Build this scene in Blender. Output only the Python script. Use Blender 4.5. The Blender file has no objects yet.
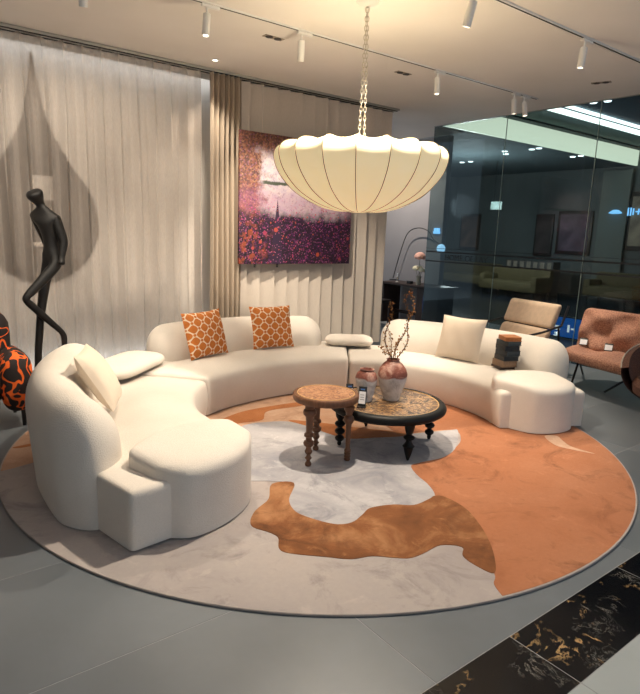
import bpy, bmesh, math, random
from mathutils import Vector, Matrix, geometry
import numpy as np
R = math.radians
random.seed(7)
S = bpy.context.scene
COL = S.collection

# ---------------------------------------------------------------- camera
def cam_axes(yaw, pit, rol):
    f = np.array([math.sin(yaw)*math.cos(pit), math.cos(yaw)*math.cos(pit), -math.sin(pit)])
    r = np.array([math.cos(yaw), -math.sin(yaw), 0]); u = np.cross(r, f)
    c, s = math.cos(rol), math.sin(rol)
    return c*r+s*u, -s*r+c*u, f
cx_, cy_, cf_ = cam_axes(R(37.7), R(11.16), R(2.04))
cam = bpy.data.cameras.new('camera'); cam.sensor_fit = 'HORIZONTAL'; cam.sensor_width = 36
cam.lens = 36*581.4/640; cam.clip_start = .05; cam.clip_end = 100
co = bpy.data.objects.new('camera', cam); COL.objects.link(co)
mw = Matrix.Identity(4)
for i in range(3):
    mw[i][0] = cx_[i]; mw[i][1] = cy_[i]; mw[i][2] = -cf_[i]
mw.translation = (0, 0, 1.6)
co.matrix_world = mw; S.camera = co

# ---------------------------------------------------------------- world, exposure
S.view_settings.view_transform = 'Standard'; S.view_settings.look = 'None'
S.view_settings.exposure = 0.14; S.view_settings.gamma = 1; S.view_settings.use_curve_mapping = False
W = bpy.data.worlds.new('mall_hall_light'); S.world = W; W.use_nodes = True
W.node_tree.nodes['Background'].inputs[0].default_value = (.70, .85, 1.0, 1)
W.node_tree.nodes['Background'].inputs[1].default_value = 0.58
S.cycles.use_denoising = True
S.cycles.max_bounces = 8; S.cycles.diffuse_bounces = 4; S.cycles.transparent_max_bounces = 16
S.cycles.sample_clamp_indirect = 4
WARM = (1.0, .87, .70); NEUT = (1.0, .90, .78); COOL = (.75, .88, 1.0)

# ---------------------------------------------------------------- node and material helpers
class NT:
    def __init__(s, name):
        s.m = bpy.data.materials.new(name); s.m.use_nodes = True
        s.t = s.m.node_tree; s.p = s.t.nodes['Principled BSDF']; s.out = s.t.nodes['Material Output']
    def n(s, typ, **kw):
        x = s.t.nodes.new(typ)
        for k, v in kw.items():
            if k.startswith('i_'):
                key = k[2:]; key = int(key) if key.isdigit() else key.replace('_', ' ')
                s.set(x.inputs[key], v)
            else: setattr(x, k, v)
        return x
    def set(s, inp, v):
        if isinstance(v, bpy.types.NodeSocket): s.t.links.new(v, inp)
        elif isinstance(v, bpy.types.Node): s.t.links.new(v.outputs[0], inp)
        else:
            if isinstance(v, (tuple, list)) and len(v) == 3 and inp.type == 'RGBA': v = (*v, 1)
            inp.default_value = v
    def coord(s, kind='Object', scale=(1, 1, 1), rot=(0, 0, 0), loc=(0, 0, 0)):
        tc = s.n('ShaderNodeTexCoord'); mp = s.n('ShaderNodeMapping')
        s.t.links.new(tc.outputs[kind], mp.inputs[0])
        mp.inputs['Scale'].default_value = scale; mp.inputs['Rotation'].default_value = rot; mp.inputs['Location'].default_value = loc
        return mp.outputs[0]
    def noise(s, scale, vec=None, detail=3, rough=.55, dist=0):
        x = s.n('ShaderNodeTexNoise'); x.inputs['Scale'].default_value = scale; x.inputs['Detail'].default_value = detail
        x.inputs['Roughness'].default_value = rough; x.inputs['Distortion'].default_value = dist
        if vec is not None: s.set(x.inputs['Vector'], vec)
        return x.outputs[0]
    def ramp(s, fac, stops, interp='LINEAR'):
        x = s.n('ShaderNodeValToRGB'); s.set(x.inputs[0], fac); e = x.color_ramp; e.interpolation = interp
        while len(e.elements) < len(stops): e.elements.new(.5)
        for el, (p, c) in zip(e.elements, stops):
            el.position = p; el.color = (*c, 1) if len(c) == 3 else c
        return x.outputs[0]
    def mix(s, f, a, b, blend='MIX'):
        x = s.n('ShaderNodeMix', data_type='RGBA', blend_type=blend)
        s.set(x.inputs[0], f); s.set(x.inputs[6], a); s.set(x.inputs[7], b); return x.outputs[2]
    def math(s, op, a, b=0.0, c=0.0):
        x = s.n('ShaderNodeMath', operation=op); s.set(x.inputs[0], a); s.set(x.inputs[1], b); s.set(x.inputs[2], c); return x.outputs[0]
    def bump(s, h, strength=.2, dist=.01):
        x = s.n('ShaderNodeBump'); s.set(x.inputs['Height'], h); x.inputs['Strength'].default_value = strength
        x.inputs['Distance'].default_value = dist; s.t.links.new(x.outputs[0], s.p.inputs['Normal'])
    def base(s, v): s.set(s.p.inputs['Base Color'], v)
    def rough(s, v): s.set(s.p.inputs['Roughness'], v)

def srgb(r, g, b):
    f = lambda c: (c/255/12.92) if c/255 <= .04045 else ((c/255+.055)/1.055)**2.4
    return (f(r), f(g), f(b))
def mul(c, k): return tuple(min(1, x*k) for x in c)

MATS = {}
def simple(name, c, rough=.6, var=.12, scale=8, bump=0, bscale=200, metal=0, sheen=0, spec=.5, emit=None, es=0, bdist=.004):
    if name in MATS: return MATS[name]
    t = NT(name); v = t.coord()
    n = t.noise(scale, v, 4)
    t.base(t.ramp(n, [(.3, mul(c, 1-var)), (.7, mul(c, 1+var))])); t.rough(rough)
    t.p.inputs['Metallic'].default_value = metal; t.p.inputs['Specular IOR Level'].default_value = spec
    if sheen: t.p.inputs['Sheen Weight'].default_value = sheen; t.p.inputs['Sheen Roughness'].default_value = .5
    if bump: t.bump(t.noise(bscale, v, 2), bump, bdist)
    if emit: t.set(t.p.inputs['Emission Color'], emit); t.p.inputs['Emission Strength'].default_value = es
    MATS[name] = t.m; return t.m

# ---------------------------------------------------------------- object helpers
def link(o, parent=None):
    COL.objects.link(o)
    if parent is not None: o.parent = parent
    return o
def tag(o, label=None, cat=None, group=None, kind=None):
    if label: o['label'] = label
    if cat: o['category'] = cat
    if group: o['group'] = group
    if kind: o['kind'] = kind
    return o
def empty(name, loc=(0, 0, 0), rz=0, label=None, cat=None, group=None, kind=None, parent=None):
    o = bpy.data.objects.new(name, None); o.empty_display_size = .1; link(o, parent)
    o.location = loc; o.rotation_euler = (0, 0, rz)
    return tag(o, label, cat, group, kind)
def obj(name, bm, mat, parent=None, smooth=True, loc=None, rot=None, mats=None):
    me = bpy.data.meshes.new(name)
    bmesh.ops.recalc_face_normals(bm, faces=bm.faces)
    bm.to_mesh(me); bm.free()
    if smooth:
        me.shade_smooth()
        try: me.set_sharp_from_angle(angle=R(38))
        except Exception: pass
    for m in (mats or [mat]): me.materials.append(m)
    o = bpy.data.objects.new(name, me); link(o, parent)
    if loc: o.location = loc
    if rot: o.rotation_euler = rot
    return o
def inst(o, name, parent=None, loc=None, rot=None, scale=None, mat=None):
    c = o.copy(); c.name = name; link(c)
    c.parent = parent
    if loc: c.location = loc
    if rot: c.rotation_euler = rot
    if scale: c.scale = scale
    return c
def copy_tree(o, parent=None):
    c = o.copy(); COL.objects.link(c); c.parent = parent
    for ch in list(o.children): copy_tree(ch, c)
    return c
def rm_unused(o):
    pass
def box(bm, c, s, bevel=0, rot=None, seg=2):
    r = bmesh.ops.create_cube(bm, size=1); vs = r['verts']
    bmesh.ops.scale(bm, vec=s, verts=vs)
    if bevel:
        es = list({e for v in vs for e in v.link_edges})
        rr = bmesh.ops.bevel(bm, geom=es, offset=bevel, segments=seg, affect='EDGES', profile=.5)
        vs = list({v for f in rr['faces'] for v in f.verts} | {v for v in vs if v.is_valid})
    if rot is not None: bmesh.ops.rotate(bm, cent=(0, 0, 0), matrix=rot, verts=vs)
    bmesh.ops.translate(bm, vec=c, verts=vs); return vs
def bx(name, c, s, mat, parent=None, bevel=.004, rot=None):
    bm = bmesh.new(); box(bm, c, s, min(bevel, min(s)*.45) if bevel else 0, rot); return obj(name, bm, mat, parent)
def catmull(pts, n=6, closed=False):
    P = [Vector(p) for p in pts]; out = []; N = len(P)
    rng = range(N) if closed else range(N-1)
    for i in rng:
        if closed: a, b, c, d = P[(i-1) % N], P[i], P[(i+1) % N], P[(i+2) % N]
        else: a, b, c, d = P[max(i-1, 0)], P[i], P[i+1], P[min(i+2, N-1)]
        for k in range(n):
            t = k/n
            out.append(.5*((2*b)+(c-a)*t+(2*a-5*b+4*c-d)*t*t+(3*b-a-3*c+d)*t**3))
    if not closed: out.append(P[-1])
    return out
def tube(bm, pts, rad, seg=8, caps=True, closed=False):
    P = [Vector(p) for p in pts]; N = len(P)
    rad = rad if isinstance(rad, (list, tuple)) else [rad]*N
    rings = []; up = None
    for i, p in enumerate(P):
        if closed: d = P[(i+1) % N]-P[i-1]
        else: d = P[min(i+1, N-1)]-P[max(i-1, 0)]
        d.normalize()
        if up is None:
            up = Vector((0, 0, 1)) if abs(d.z) < .9 else Vector((1, 0, 0))
        x = d.cross(up).normalized(); up = x.cross(d).normalized()
        rings.append([bm.verts.new(p+(x*math.cos(a)+up*math.sin(a))*rad[i]) for a in [2*math.pi*k/seg for k in range(seg)]])
    M_ = N if closed else N-1
    for i in range(M_):
        a, b = rings[i], rings[(i+1) % N]
        for k in range(seg): bm.faces.new((a[k], a[(k+1) % seg], b[(k+1) % seg], b[k]))
    if caps and not closed:
        bm.faces.new(rings[0][::-1]); bm.faces.new(rings[-1])
def lathe(bm, prof, seg=24, c=(0, 0, 0), cap=True):
    rings = []
    for r, z in prof:
        if r < 1e-5: rings.append([bm.verts.new((c[0], c[1], c[2]+z))])
        else: rings.append([bm.verts.new((c[0]+r*math.cos(2*math.pi*k/seg), c[1]+r*math.sin(2*math.pi*k/seg), c[2]+z)) for k in range(seg)])
    for a, b in zip(rings, rings[1:]):
        for k in range(seg):
            k2 = (k+1) % seg
            if len(a) == 1 and len(b) == 1: continue
            if len(a) == 1: bm.faces.new((a[0], b[k2], b[k]))
            elif len(b) == 1: bm.faces.new((a[k], a[k2], b[0]))
            else: bm.faces.new((a[k], a[k2], b[k2], b[k]))
    if cap:
        if len(rings[0]) > 1: bm.faces.new(rings[0][::-1])
        if len(rings[-1]) > 1: bm.faces.new(rings[-1])
def prism(bm, poly, z0, z1):
    n = len(poly)
    lo = [bm.verts.new((p[0], p[1], z0)) for p in poly]; hi = [bm.verts.new((p[0], p[1], z1)) for p in poly]
    for i in range(n):
        j = (i+1) % n; bm.faces.new((lo[i], lo[j], hi[j], hi[i]))
    for tri in geometry.tessellate_polygon([[Vector((p[0], p[1], 0)) for p in poly]]):
        bm.faces.new([hi[i] for i in tri]); bm.faces.new([lo[i] for i in tri][::-1])
def sample(path, t):
    """point at fraction t of a polyline by arc length"""
    L = path['L']; d = t*L[-1]
    i = max(0, min(len(L)-2, int(np.searchsorted(L, d))-1))
    f = 0 if L[i+1] == L[i] else (d-L[i])/(L[i+1]-L[i])
    return path['P'][i].lerp(path['P'][i+1], f)
def mkpath(pts):
    P = catmull([(p[0], p[1], 0) for p in pts], 8)
    L = [0]
    for a, b in zip(P, P[1:]): L.append(L[-1]+(b-a).length)
    return {'P': P, 'L': L}
def puff(bm, front, back, z0, z1, r=(.1, .1, .1), n=(40, 14, 12), warp=None, flat=False):
    """Rounded upholstered block between a front and a back plan curve."""
    F, B = mkpath(front), mkpath(back)
    Lx = (F['L'][-1]+B['L'][-1])/2; Wy = sum((sample(F, t)-sample(B, t)).length for t in (0, .25, .5, .75, 1))/5; Hz = z1-z0
    h = [Lx/2, Wy/2, Hz/2]; r = [min(r[i], h[i]*.999) for i in range(3)]
    sp = lambda k, m: math.sin((k/m-.5)*math.pi)*.55+(2*k/m-1)*.45
    nu, nv, nw = n; cache = {}
    def vert(i, j, k):
        key = (i, j, k)
        if key in cache: return cache[key]
        p = [sp(i, nu)*h[0], sp(j, nv)*h[1], sp(k, nw)*h[2]]
        q = [p[a]/r[a] for a in range(3)]; lim = [h[a]/r[a]-1 for a in range(3)]
        inn = [max(-lim[a], min(lim[a], q[a])) for a in range(3)]
        if flat and p[2] < 0: inn[2] = q[2]
        d = [q[a]-inn[a] for a in range(3)]; L = math.sqrt(sum(x*x for x in d))
        # square to round: keep the largest component as the radius
        if L > 1e-9:
            m_ = max(abs(x) for x in d)/L; d = [x*m_ for x in d]
        p = [(inn[a]+d[a])*r[a] for a in range(3)]
        u, v, w = p[0]/h[0]*.5+.5, p[1]/h[1]*.5+.5, p[2]/h[2]*.5+.5
        if warp: u, v, w = warp(u, v, w)
        pf, pb = sample(F, min(1, max(0, u))), sample(B, min(1, max(0, u)))
        P = pf.lerp(pb, v) if 0 <= v <= 1 else pf+(pb-pf)*v
        cache[key] = bm.verts.new((P.x, P.y, z0+w*Hz)); return cache[key]
    def quad(a, b, c, d): bm.faces.new((vert(*a), vert(*b), vert(*c), vert(*d)))
    for i in range(nu):
        for j in range(nv):
            quad((i, j, 0), (i, j+1, 0), (i+1, j+1, 0), (i+1, j, 0)); quad((i, j, nw), (i+1, j, nw), (i+1, j+1, nw), (i, j+1, nw))
        for k in range(nw):
            quad((i, 0, k), (i+1, 0, k), (i+1, 0, k+1), (i, 0, k+1)); quad((i, nv, k), (i, nv, k+1), (i+1, nv, k+1), (i+1, nv, k))
    for j in range(nv):
        for k in range(nw):
            quad((0, j, k), (0, j, k+1), (0, j+1, k+1), (0, j+1, k)); quad((nu, j, k), (nu, j+1, k), (nu, j+1, k+1), (nu, j, k+1))
def frame(o, center, ex, ey):
    ex = Vector(ex).normalized(); ey = Vector(ey); ey = (ey-ex*ey.dot(ex)).normalized(); ez = ex.cross(ey)
    m = Matrix((( ex.x, ey.x, ez.x, center[0]), (ex.y, ey.y, ez.y, center[1]), (ex.z, ey.z, ez.z, center[2]), (0, 0, 0, 1)))
    o.matrix_world = m
def pillow_bm(w, h, t, n=22, pinch=.06):
    bm = bmesh.new(); g = {}
    for s in (1, -1):
        for i in range(n+1):
            for j in range(n+1):
                u, v = i/n*2-1, j/n*2-1
                edge = i in (0, n) or j in (0, n)
                if edge and s == -1: g[(s, i, j)] = g[(1, i, j)]; continue
                e = (1-abs(u)**2.6)*(1-abs(v)**2.6)
                k = 1-pinch*(1-abs(u)**2)*abs(v)**4; k2 = 1-pinch*(1-abs(v)**2)*abs(u)**4
                wr = .035*t*math.sin(9*u+4*v)*e
                g[(s, i, j)] = bm.verts.new((u*w/2*k2, v*h/2*k, s*(t/2*max(0, e)**.55+wr*.4)))
    for s in (1, -1):
        for i in range(n):
            for j in range(n):
                q = [g[(s, i, j)], g[(s, i+1, j)], g[(s, i+1, j+1)], g[(s, i, j+1)]]
                try: bm.faces.new(q if s == 1 else q[::-1])
                except ValueError: pass
    return bm
def spot(name, loc, target, energy, size, blend=.5, color=WARM, rad=.03, parent=None):
    l = bpy.data.lights.new(name, 'SPOT'); l.energy = energy; l.spot_size = R(size); l.spot_blend = blend; l.color = color; l.shadow_soft_size = rad
    o = bpy.data.objects.new(name, l); COL.objects.link(o)
    d = Vector(target)-Vector(loc)
    o.matrix_world = Matrix.Translation(loc) @ d.to_track_quat('-Z', 'Y').to_matrix().to_4x4()
    if parent is not None:
        mw_ = o.matrix_world.copy(); o.parent = parent; o.matrix_parent_inverse = Matrix.Identity(4)
        o.matrix_world = mw_ if False else mw_
        o.matrix_basis = parent.matrix_basis.inverted() @ mw_
    return o

CEIL = 3.3
# ================================================================ SETTING
# ---- materials of the setting
t = NT('grey_floor_tile'); v = t.coord('Object'); n1 = t.noise(1.3, v, 5, .6); n2 = t.noise(14, v, 3)
gi = t.n('ShaderNodeObjectInfo').outputs['Random']
t.base(t.mix(t.math('MULTIPLY', n2, .25), t.ramp(n1, [(.3, srgb(94, 100, 105)), (.7, srgb(110, 116, 122))]), t.ramp(gi, [(0, srgb(96, 100, 103)), (1, srgb(114, 118, 121))])))
t.rough(t.ramp(n1, [(.3, (.34,)*3), (.7, (.46,)*3)])); M_TILE = t.m
M_GROUT = simple('floor_grout', srgb(150, 152, 153), .8)
t = NT('black_marble'); v = t.coord('Object'); gi = t.n('ShaderNodeObjectInfo').outputs['Random']
off = t.n('ShaderNodeCombineXYZ'); t.set(off.inputs[0], t.math('MULTIPLY', gi, 31.0)); t.set(off.inputs[1], t.math('MULTIPLY', gi, 17.0))
va = t.n('ShaderNodeVectorMath', operation='ADD'); t.set(va.inputs[0], v); t.set(va.inputs[1], off.outputs[0]); v2 = va.outputs[0]
wn = t.noise(3.2, v2, 6, .65, .6); vein = t.math('SUBTRACT', 1.0, t.math('MULTIPLY', t.math('ABSOLUTE', t.math('SUBTRACT', wn, .5)), 55.0))
msk = t.noise(5.5, v2, 3); vein = t.math('MULTIPLY', t.math('MAXIMUM', vein, 0.0), t.ramp(msk, [(.50, (0,)*3), (.62, (1,)*3)]))
wn2 = t.noise(7, v2, 8, .75, 1.2); sp2 = t.ramp(t.math('ABSOLUTE', t.math('SUBTRACT', wn2, .5)), [(0, (1,)*3), (.010, (0,)*3)])
vein2 = t.math('MULTIPLY', sp2, t.ramp(t.noise(4.1, v2, 2), [(.55, (0,)*3), (.66, (1,)*3)]))
c = t.mix(vein, srgb(14, 15, 18), srgb(196, 160, 110)); c = t.mix(vein2, c, srgb(170, 165, 155))
t.base(c); t.rough(.12); M_MARBLE = t.m
M_PALE = simple('pale_floor_tile', srgb(168, 174, 174), .35, .05, 3)
t = NT('ceiling_paint'); v = t.coord(); t.base(t.ramp(t.noise(1.2, v), [(.3, srgb(232, 226, 219)), (.7, srgb(238, 232, 226))])); t.rough(.85)
t.bump(t.noise(120, v), .05, .002); M_CEIL = t.m
M_WALLW = simple('white_wall_paint', srgb(222, 216, 208), .8, .03, 2)
M_WALLG = simple('grey_wall_paint', srgb(150, 146, 148), .8, .04, 2)
M_WALLD = simple('dark_facade_paint', srgb(92, 98, 98), .7, .15, .8)
M_BLACK = simple('black_metal', (.012, .012, .013), .42, .2, 20)
M_WHITEP = simple('white_powder_coat', srgb(232, 230, 226), .45, .02)
M_DARKS = simple('dark_slot', (.008, .008, .008), .6)
M_ALU = simple('pale_aluminium', srgb(170, 168, 160), .4, .04, 10, metal=.3)

# ---- floor: slab with separately laid tiles
fl = bx('floor', (2.6, 3.6, -.0510), (12.4, 12.8, .10), M_GROUT, None, 0); tag(fl, kind='structure')
def tile_mesh(sx, sy):
    bm = bmesh.new(); box(bm, (0, 0, 0), (sx-.004, sy-.004, .012), .0006, seg=1); return bm
tx, ty = 1.57, .785
proto = None
for i in range(-2, 5):
    for j in range(0, 8):
        cx = 1.5+tx*(i+.5); cy = 1.175+ty*(j+.5)
        if cx-tx/2 > 8.0: continue
        if proto is None: proto = obj('tile', tile_mesh(tx, ty), M_TILE, fl, False); o = proto
        else: o = inst(proto, 'tile', fl)
        o.location = (cx, cy, -.006)
proto = None
for i in range(-3, 7):
    cx = 1.945+.90*(i+.5)
    if proto is None: proto = obj('border_tile', tile_mesh(.90, .308), M_MARBLE, fl, False); o = proto
    else: o = inst(proto, 'border_tile', fl)
    o.location = (cx, 1.021, -.006)
proto = None
for i in range(-3, 6):
    for j in range(4):
        if proto is None: proto = obj('pale_tile', tile_mesh(1.2, .8), M_PALE, fl, False); o = proto
        else: o = inst(proto, 'pale_tile', fl)
        o.location = (1.945+1.2*(i+.5), .867-.8*(j+.5), -.006)
# ---- ceiling, walls
tag(bx('ceiling', (2.64, 2.9, CEIL+.06), (9.28, 7.5, .12), M_CEIL, None, 0), kind='structure')
tag(bx('ceiling_passage', (6.98, 8.1, CEIL+.01), (2.0, 2.9, .02), M_CEIL, None, 0), kind='structure')
M_GAP = simple('white_plaster', srgb(225, 226, 228), .8, .02, 2)
tag(bx('wall_back', (1.98, 6.62, 1.65), (8.0, .12, 3.3), M_WALLW, None, 0), kind='structure')
tag(bx('wall_left', (-2.08, 2.7, 1.65), (.12, 7.9, 3.3), M_WALLW, None, 0), kind='structure')
tag(bx('wall_passage', (8.06, 8.27, 1.65), (.12, 2.6, 3.3), M_WALLG, None, 0), kind='structure')
tag(bx('wall_passage_end', (6.98, 9.6, 1.65), (2.1, .1, 3.3), M_WALLG, None, 0), kind='structure')

# ---- drop-shaped dark window behind the sheer curtain
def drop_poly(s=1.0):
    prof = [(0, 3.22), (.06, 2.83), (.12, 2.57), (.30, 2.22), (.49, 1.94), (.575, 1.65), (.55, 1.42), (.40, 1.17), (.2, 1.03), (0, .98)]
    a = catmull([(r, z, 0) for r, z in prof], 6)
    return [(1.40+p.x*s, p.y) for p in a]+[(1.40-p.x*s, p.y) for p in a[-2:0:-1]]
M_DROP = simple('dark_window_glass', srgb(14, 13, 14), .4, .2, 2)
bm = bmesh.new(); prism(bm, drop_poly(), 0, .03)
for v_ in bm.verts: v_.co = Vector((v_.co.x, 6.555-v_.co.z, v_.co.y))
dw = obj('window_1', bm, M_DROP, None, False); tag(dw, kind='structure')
bx('pane', (1.44, 6.52, 1.94), (.19, .01, .24), simple('pale_pane', srgb(190, 184, 176), .5), dw)  # panes simply coloured paler than the dark window
bx('pane', (1.47, 6.52, 1.38), (.30, .01, .05), simple('pale_pane', srgb(190, 184, 176), .5), dw)

# ---- added strip lights brightening the wall behind the sheer curtain, top and floor
M_STRIP = simple('cool_strip', (.9, .95, 1), .4, 0, emit=(.90, .95, 1.0), es=7)
M_STRIP2 = simple('dim_cool_strip', (.9, .95, 1), .4, 0, emit=(.90, .95, 1.0), es=3.5)
e = empty('added_strip_light', (.75, 6.44, CEIL), label='added slim cool strip light behind the curtain rail', cat='strip light', group='added strip lights behind the curtain')
bx('strip_shield', (0, -.05, -.028), (5.5, .012, .055), M_WHITEP, e, 0); bx('diffuser', (0, 0, -.012), (5.4, .05, .012), M_STRIP2, e, 0)
e = empty('added_strip_light', (.75, 6.44, 0), label='added slim cool strip light on the floor behind the sheer curtain', cat='strip light', group='added strip lights behind the curtain')
bx('strip_shield', (0, -.05, .05), (5.5, .012, .10), M_WHITEP, e, 0); bx('diffuser', (0, 0, .012), (5.4, .05, .012), M_STRIP, e, 0)
# ---- glass partition
t = NT('tinted_glass'); t.t.nodes.remove(t.p)
tr = t.n('ShaderNodeBsdfTransparent'); tr.inputs[0].default_value = (.52, .57, .56, 1)
gl = t.n('ShaderNodeBsdfGlossy'); gl.inputs['Roughness'].default_value = .0; gl.inputs[0].default_value = (.9, .95, 1, 1)
fr = t.n('ShaderNodeFresnel'); fr.inputs[0].default_value = 1.45
mx = t.n('ShaderNodeMixShader'); t.set(mx.inputs[0], t.math('MULTIPLY', fr.outputs[0], .55)); t.t.links.new(tr.outputs[0], mx.inputs[1]); t.t.links.new(gl.outputs[0], mx.inputs[2])
t.t.links.new(mx.outputs[0], t.out.inputs[0]); M_GLASS = t.m
M_SEAL = simple('glass_edge_seal', srgb(175, 192, 184), .4)
M_DECAL = simple('black_decal', (.01, .01, .012), .6)
GX = 7.28
for k, (y0, y1) in enumerate(((5.30, 6.65), (3.955, 5.30), (2.6, 3.955), (1.3, 2.6))):
    w = bx('window_%d' % (k+2), (GX, (y0+y1)/2, CEIL/2), (.012, y1-y0-.006, CEIL-.01), M_GLASS, None, 0)
    tag(w, kind='structure')
    if k < 3: bx('seal', (GX, y0, CEIL/2), (.012, .006, CEIL-.01), M_SEAL, w, 0)
    for z in (1.355, 1.205): bx('decal_line', (GX-.008, (y0+y1)/2, z), (.002, y1-y0, .022), M_DECAL, w, 0)
    bx('decal_line', (GX-.008, (y0+y1)/2, 1.41), (.002, y1-y0, .006), M_DECAL, w, 0)
    if k == 0:
        cu = bpy.data.curves.new('decal_text', 'FONT'); cu.body = 'HOME OF LAY'; cu.size = .13; cu.extrude = .001
        to = bpy.data.objects.new('decal_text', cu); COL.objects.link(to)
        dg = bpy.context.evaluated_depsgraph_get(); me = bpy.data.meshes.new_from_object(to.evaluated_get(dg)); bpy.data.objects.remove(to)
        me.materials.append(M_DECAL); to = bpy.data.objects.new('decal_text', me); link(to, w)
        to.matrix_world = Matrix(((0, 0, -1, GX-.009), (-1, 0, 0, 6.25), (0, 1, 0, 1.235), (0, 0, 0, 1)))
tag(bx('trim_1', (GX, 4.0, CEIL+.01), (.05, 5.3, .03), M_ALU, None), kind='structure')
tag(bx('wall_header', (GX+.03, 3.0, 3.85), (.1, 7.3, 1.0), M_CEIL, None, 0), kind='structure')

# ---- the mall corridor beyond the glass
M_DFLOOR = simple('dark_polished_floor', srgb(38, 44, 54), .22, .1, 1.5)
M_DCEIL = simple('dark_corridor_ceiling', srgb(84, 96, 100), .8, .1, .5)
M_TEAL = simple('teal_grey_soffit', srgb(130, 155, 155), .8, .05, .5)
M_NAVY = simple('navy_soffit', srgb(58, 78, 98), .7, .08, .5)
tag(bx('floor_corridor', (13.0, 7.5, -.056), (11.4, 15, .1), M_DFLOOR, None, 0), kind='structure')
tag(bx('ceiling_corridor', (12.8, 11.4, 3.75), (11.2, 6.6, .10), M_DCEIL, None, 0), kind='structure')
t = NT('glowing_cove_face'); v = t.coord('Generated'); sx = t.n('ShaderNodeSeparateXYZ'); t.set(sx.inputs[0], v)
t.base(srgb(170, 190, 180)); t.set(t.p.inputs['Emission Color'], srgb(222, 226, 206)); t.p.inputs['Emission Strength'].default_value = 2.3; M_COVE = t.m  # fascia glows by itself, standing in for light from hidden strips
cove = bx('trim_2', (12.8, 8.03, 3.90), (11.2, .06, .40), M_COVE, None, 0); tag(cove, kind='structure')
tag(bx('trim_3', (12.8, 7.93, 4.13), (11.2, .26, .06), M_DCEIL, None, 0), kind='structure')
tag(bx('ceiling_soffit', (12.8, 7.40, 4.16), (11.2, .95, .06), M_TEAL, None, 0), kind='structure')
M_LED = simple('led_strip', (.8, .9, .9), .5, 0, emit=(.86, .95, .92), es=6)
tag(bx('trim_4', (12.8, 6.93, 4.145), (11.2, .17, .05), M_LED, None, 0), kind='structure')
tag(bx('trim_5', (12.8, 6.62, 4.15), (11.2, .05, .05), M_LED, None, 0), kind='structure')
tag(bx('ceiling_recess', (12.8, 3.9, 4.22), (11.2, 5.5, .06), M_NAVY, None, 0), kind='structure')
tag(bx('wall_facade', (17.06, 8, 2.2), (.12, 14, 4.4), M_WALLD, None, 0), kind='structure')
tag(bx('wall_far', (12.8, 14.3, 2.2), (9.4, .12, 4.4), M_WALLD, None, 0), kind='structure')
tag(bx('wall_corridor_near', (12.2, 1.2, 2.2), (9.7, .12, 4.4), M_WALLD, None, 0), kind='structure')

# ================================================================ CURTAINS
def cloth_mat(name, c1, c2, alpha=0.0, sc=(1, 1, 1)):
    t = NT(name); v = t.coord('Object', (60, 60, 4)); n = t.noise(6, v, 3)
    col = t.ramp(n, [(.3, c1), (.7, c2)]); t.base(col); t.rough(.85); t.p.inputs['Specular IOR Level'].default_value = .2
    wv = t.noise(260, t.coord('Object'), 1); t.bump(wv, .15, .002)
    tl = t.n('ShaderNodeBsdfTranslucent'); t.set(tl.inputs[0], col)
    m1 = t.n('ShaderNodeMixShader'); m1.inputs[0].default_value = .08
    t.t.links.new(t.p.outputs[0], m1.inputs[1]); t.t.links.new(tl.outputs[0], m1.inputs[2]); last = m1
    if alpha:
        tr = t.n('ShaderNodeBsdfTransparent'); m2 = t.n('ShaderNodeMixShader'); m2.inputs[0].default_value = alpha
        t.t.links.new(m1.outputs[0], m2.inputs[1]); t.t.links.new(tr.outputs[0], m2.inputs[2]); last = m2
    t.t.links.new(last.outputs[0], t.out.inputs[0]); return t.m
M_SHEER = cloth_mat('sheer_curtain_cloth', srgb(190, 178, 168), srgb(206, 195, 185), .54)
M_DRAPE = cloth_mat('beige_drape_cloth', srgb(176, 160, 142), srgb(190, 175, 157))
M_DRAPE2 = cloth_mat('warm_grey_drape_cloth', srgb(196, 184, 172), srgb(207, 196, 184))
def curtain(name, x0, x1, y, nf, amp, mat, style, z0=.03, z1=3.262):
    bm = bmesh.new(); nx = nf*14; nz = 18; rows = []
    rnd = [random.uniform(.75, 1.25) for _ in range(nf+2)]; ph = [random.uniform(-.15, .15) for _ in range(nf+2)]
    for k in range(nz+1):
        s = k/nz; z = z1+(z0-z1)*s; row = []
        for i in range(nx+1):
            f = i/14; q = int(min(f, nf-1e-6)); fr = f-q
            a = amp*(rnd[q]*(1-fr)+rnd[q+1]*fr); p = f+.5*(ph[q]*(1-fr)+ph[q+1]*fr)*min(1, s*2)
            if style == 'pleat':
                w = 1-abs(math.sin(math.pi*p)); yy = a*(w**1.5-.3)+.10*a*math.sin(4*math.pi*p+1)
                yy *= .55+.45*min(1, .15+s*4)
            elif style == 'fold':
                g = p % 1.0; w = (g/.86) if g < .86 else (1-(g-.86)/.14); yy = a*(w-.5)
            else:
                yy = a*math.sin(2*math.pi*p)
            row.append(bm.verts.new((x0+(x1-x0)*i/nx+.006*math.sin(5*s+f), y-yy*1.0, z)))
        rows.append(row)
    for a, b in zip(rows, rows[1:]):
        for i in range(nx): bm.faces.new((a[i], a[i+1], b[i+1], b[i]))
    return obj(name, bm, mat)
cl = curtain('sheer_curtain', -1.95, 2.995, 6.19, 28, .12, M_SHEER, 'pleat')
tag(cl, 'sheer beige pleated curtain hanging behind the black figure sculpture', 'curtain')
cb = curtain('gathered_curtain', 3.105, 3.50, 6.15, 6, .05, M_DRAPE, 'bunch')
tag(cb, 'narrow bunched beige drape hanging left of the painting', 'curtain')
cr = curtain('drape_curtain', 3.47, 5.925, 6.23, 13, .10, M_DRAPE2, 'fold')
tag(cr, 'warm grey drape with flat folds hanging behind the painting', 'curtain')
rail = empty('curtain_rail', (0, 6.19, CEIL), label='pale aluminium curtain rail fixed along the ceiling above the drapes', cat='curtain rail')
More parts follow.
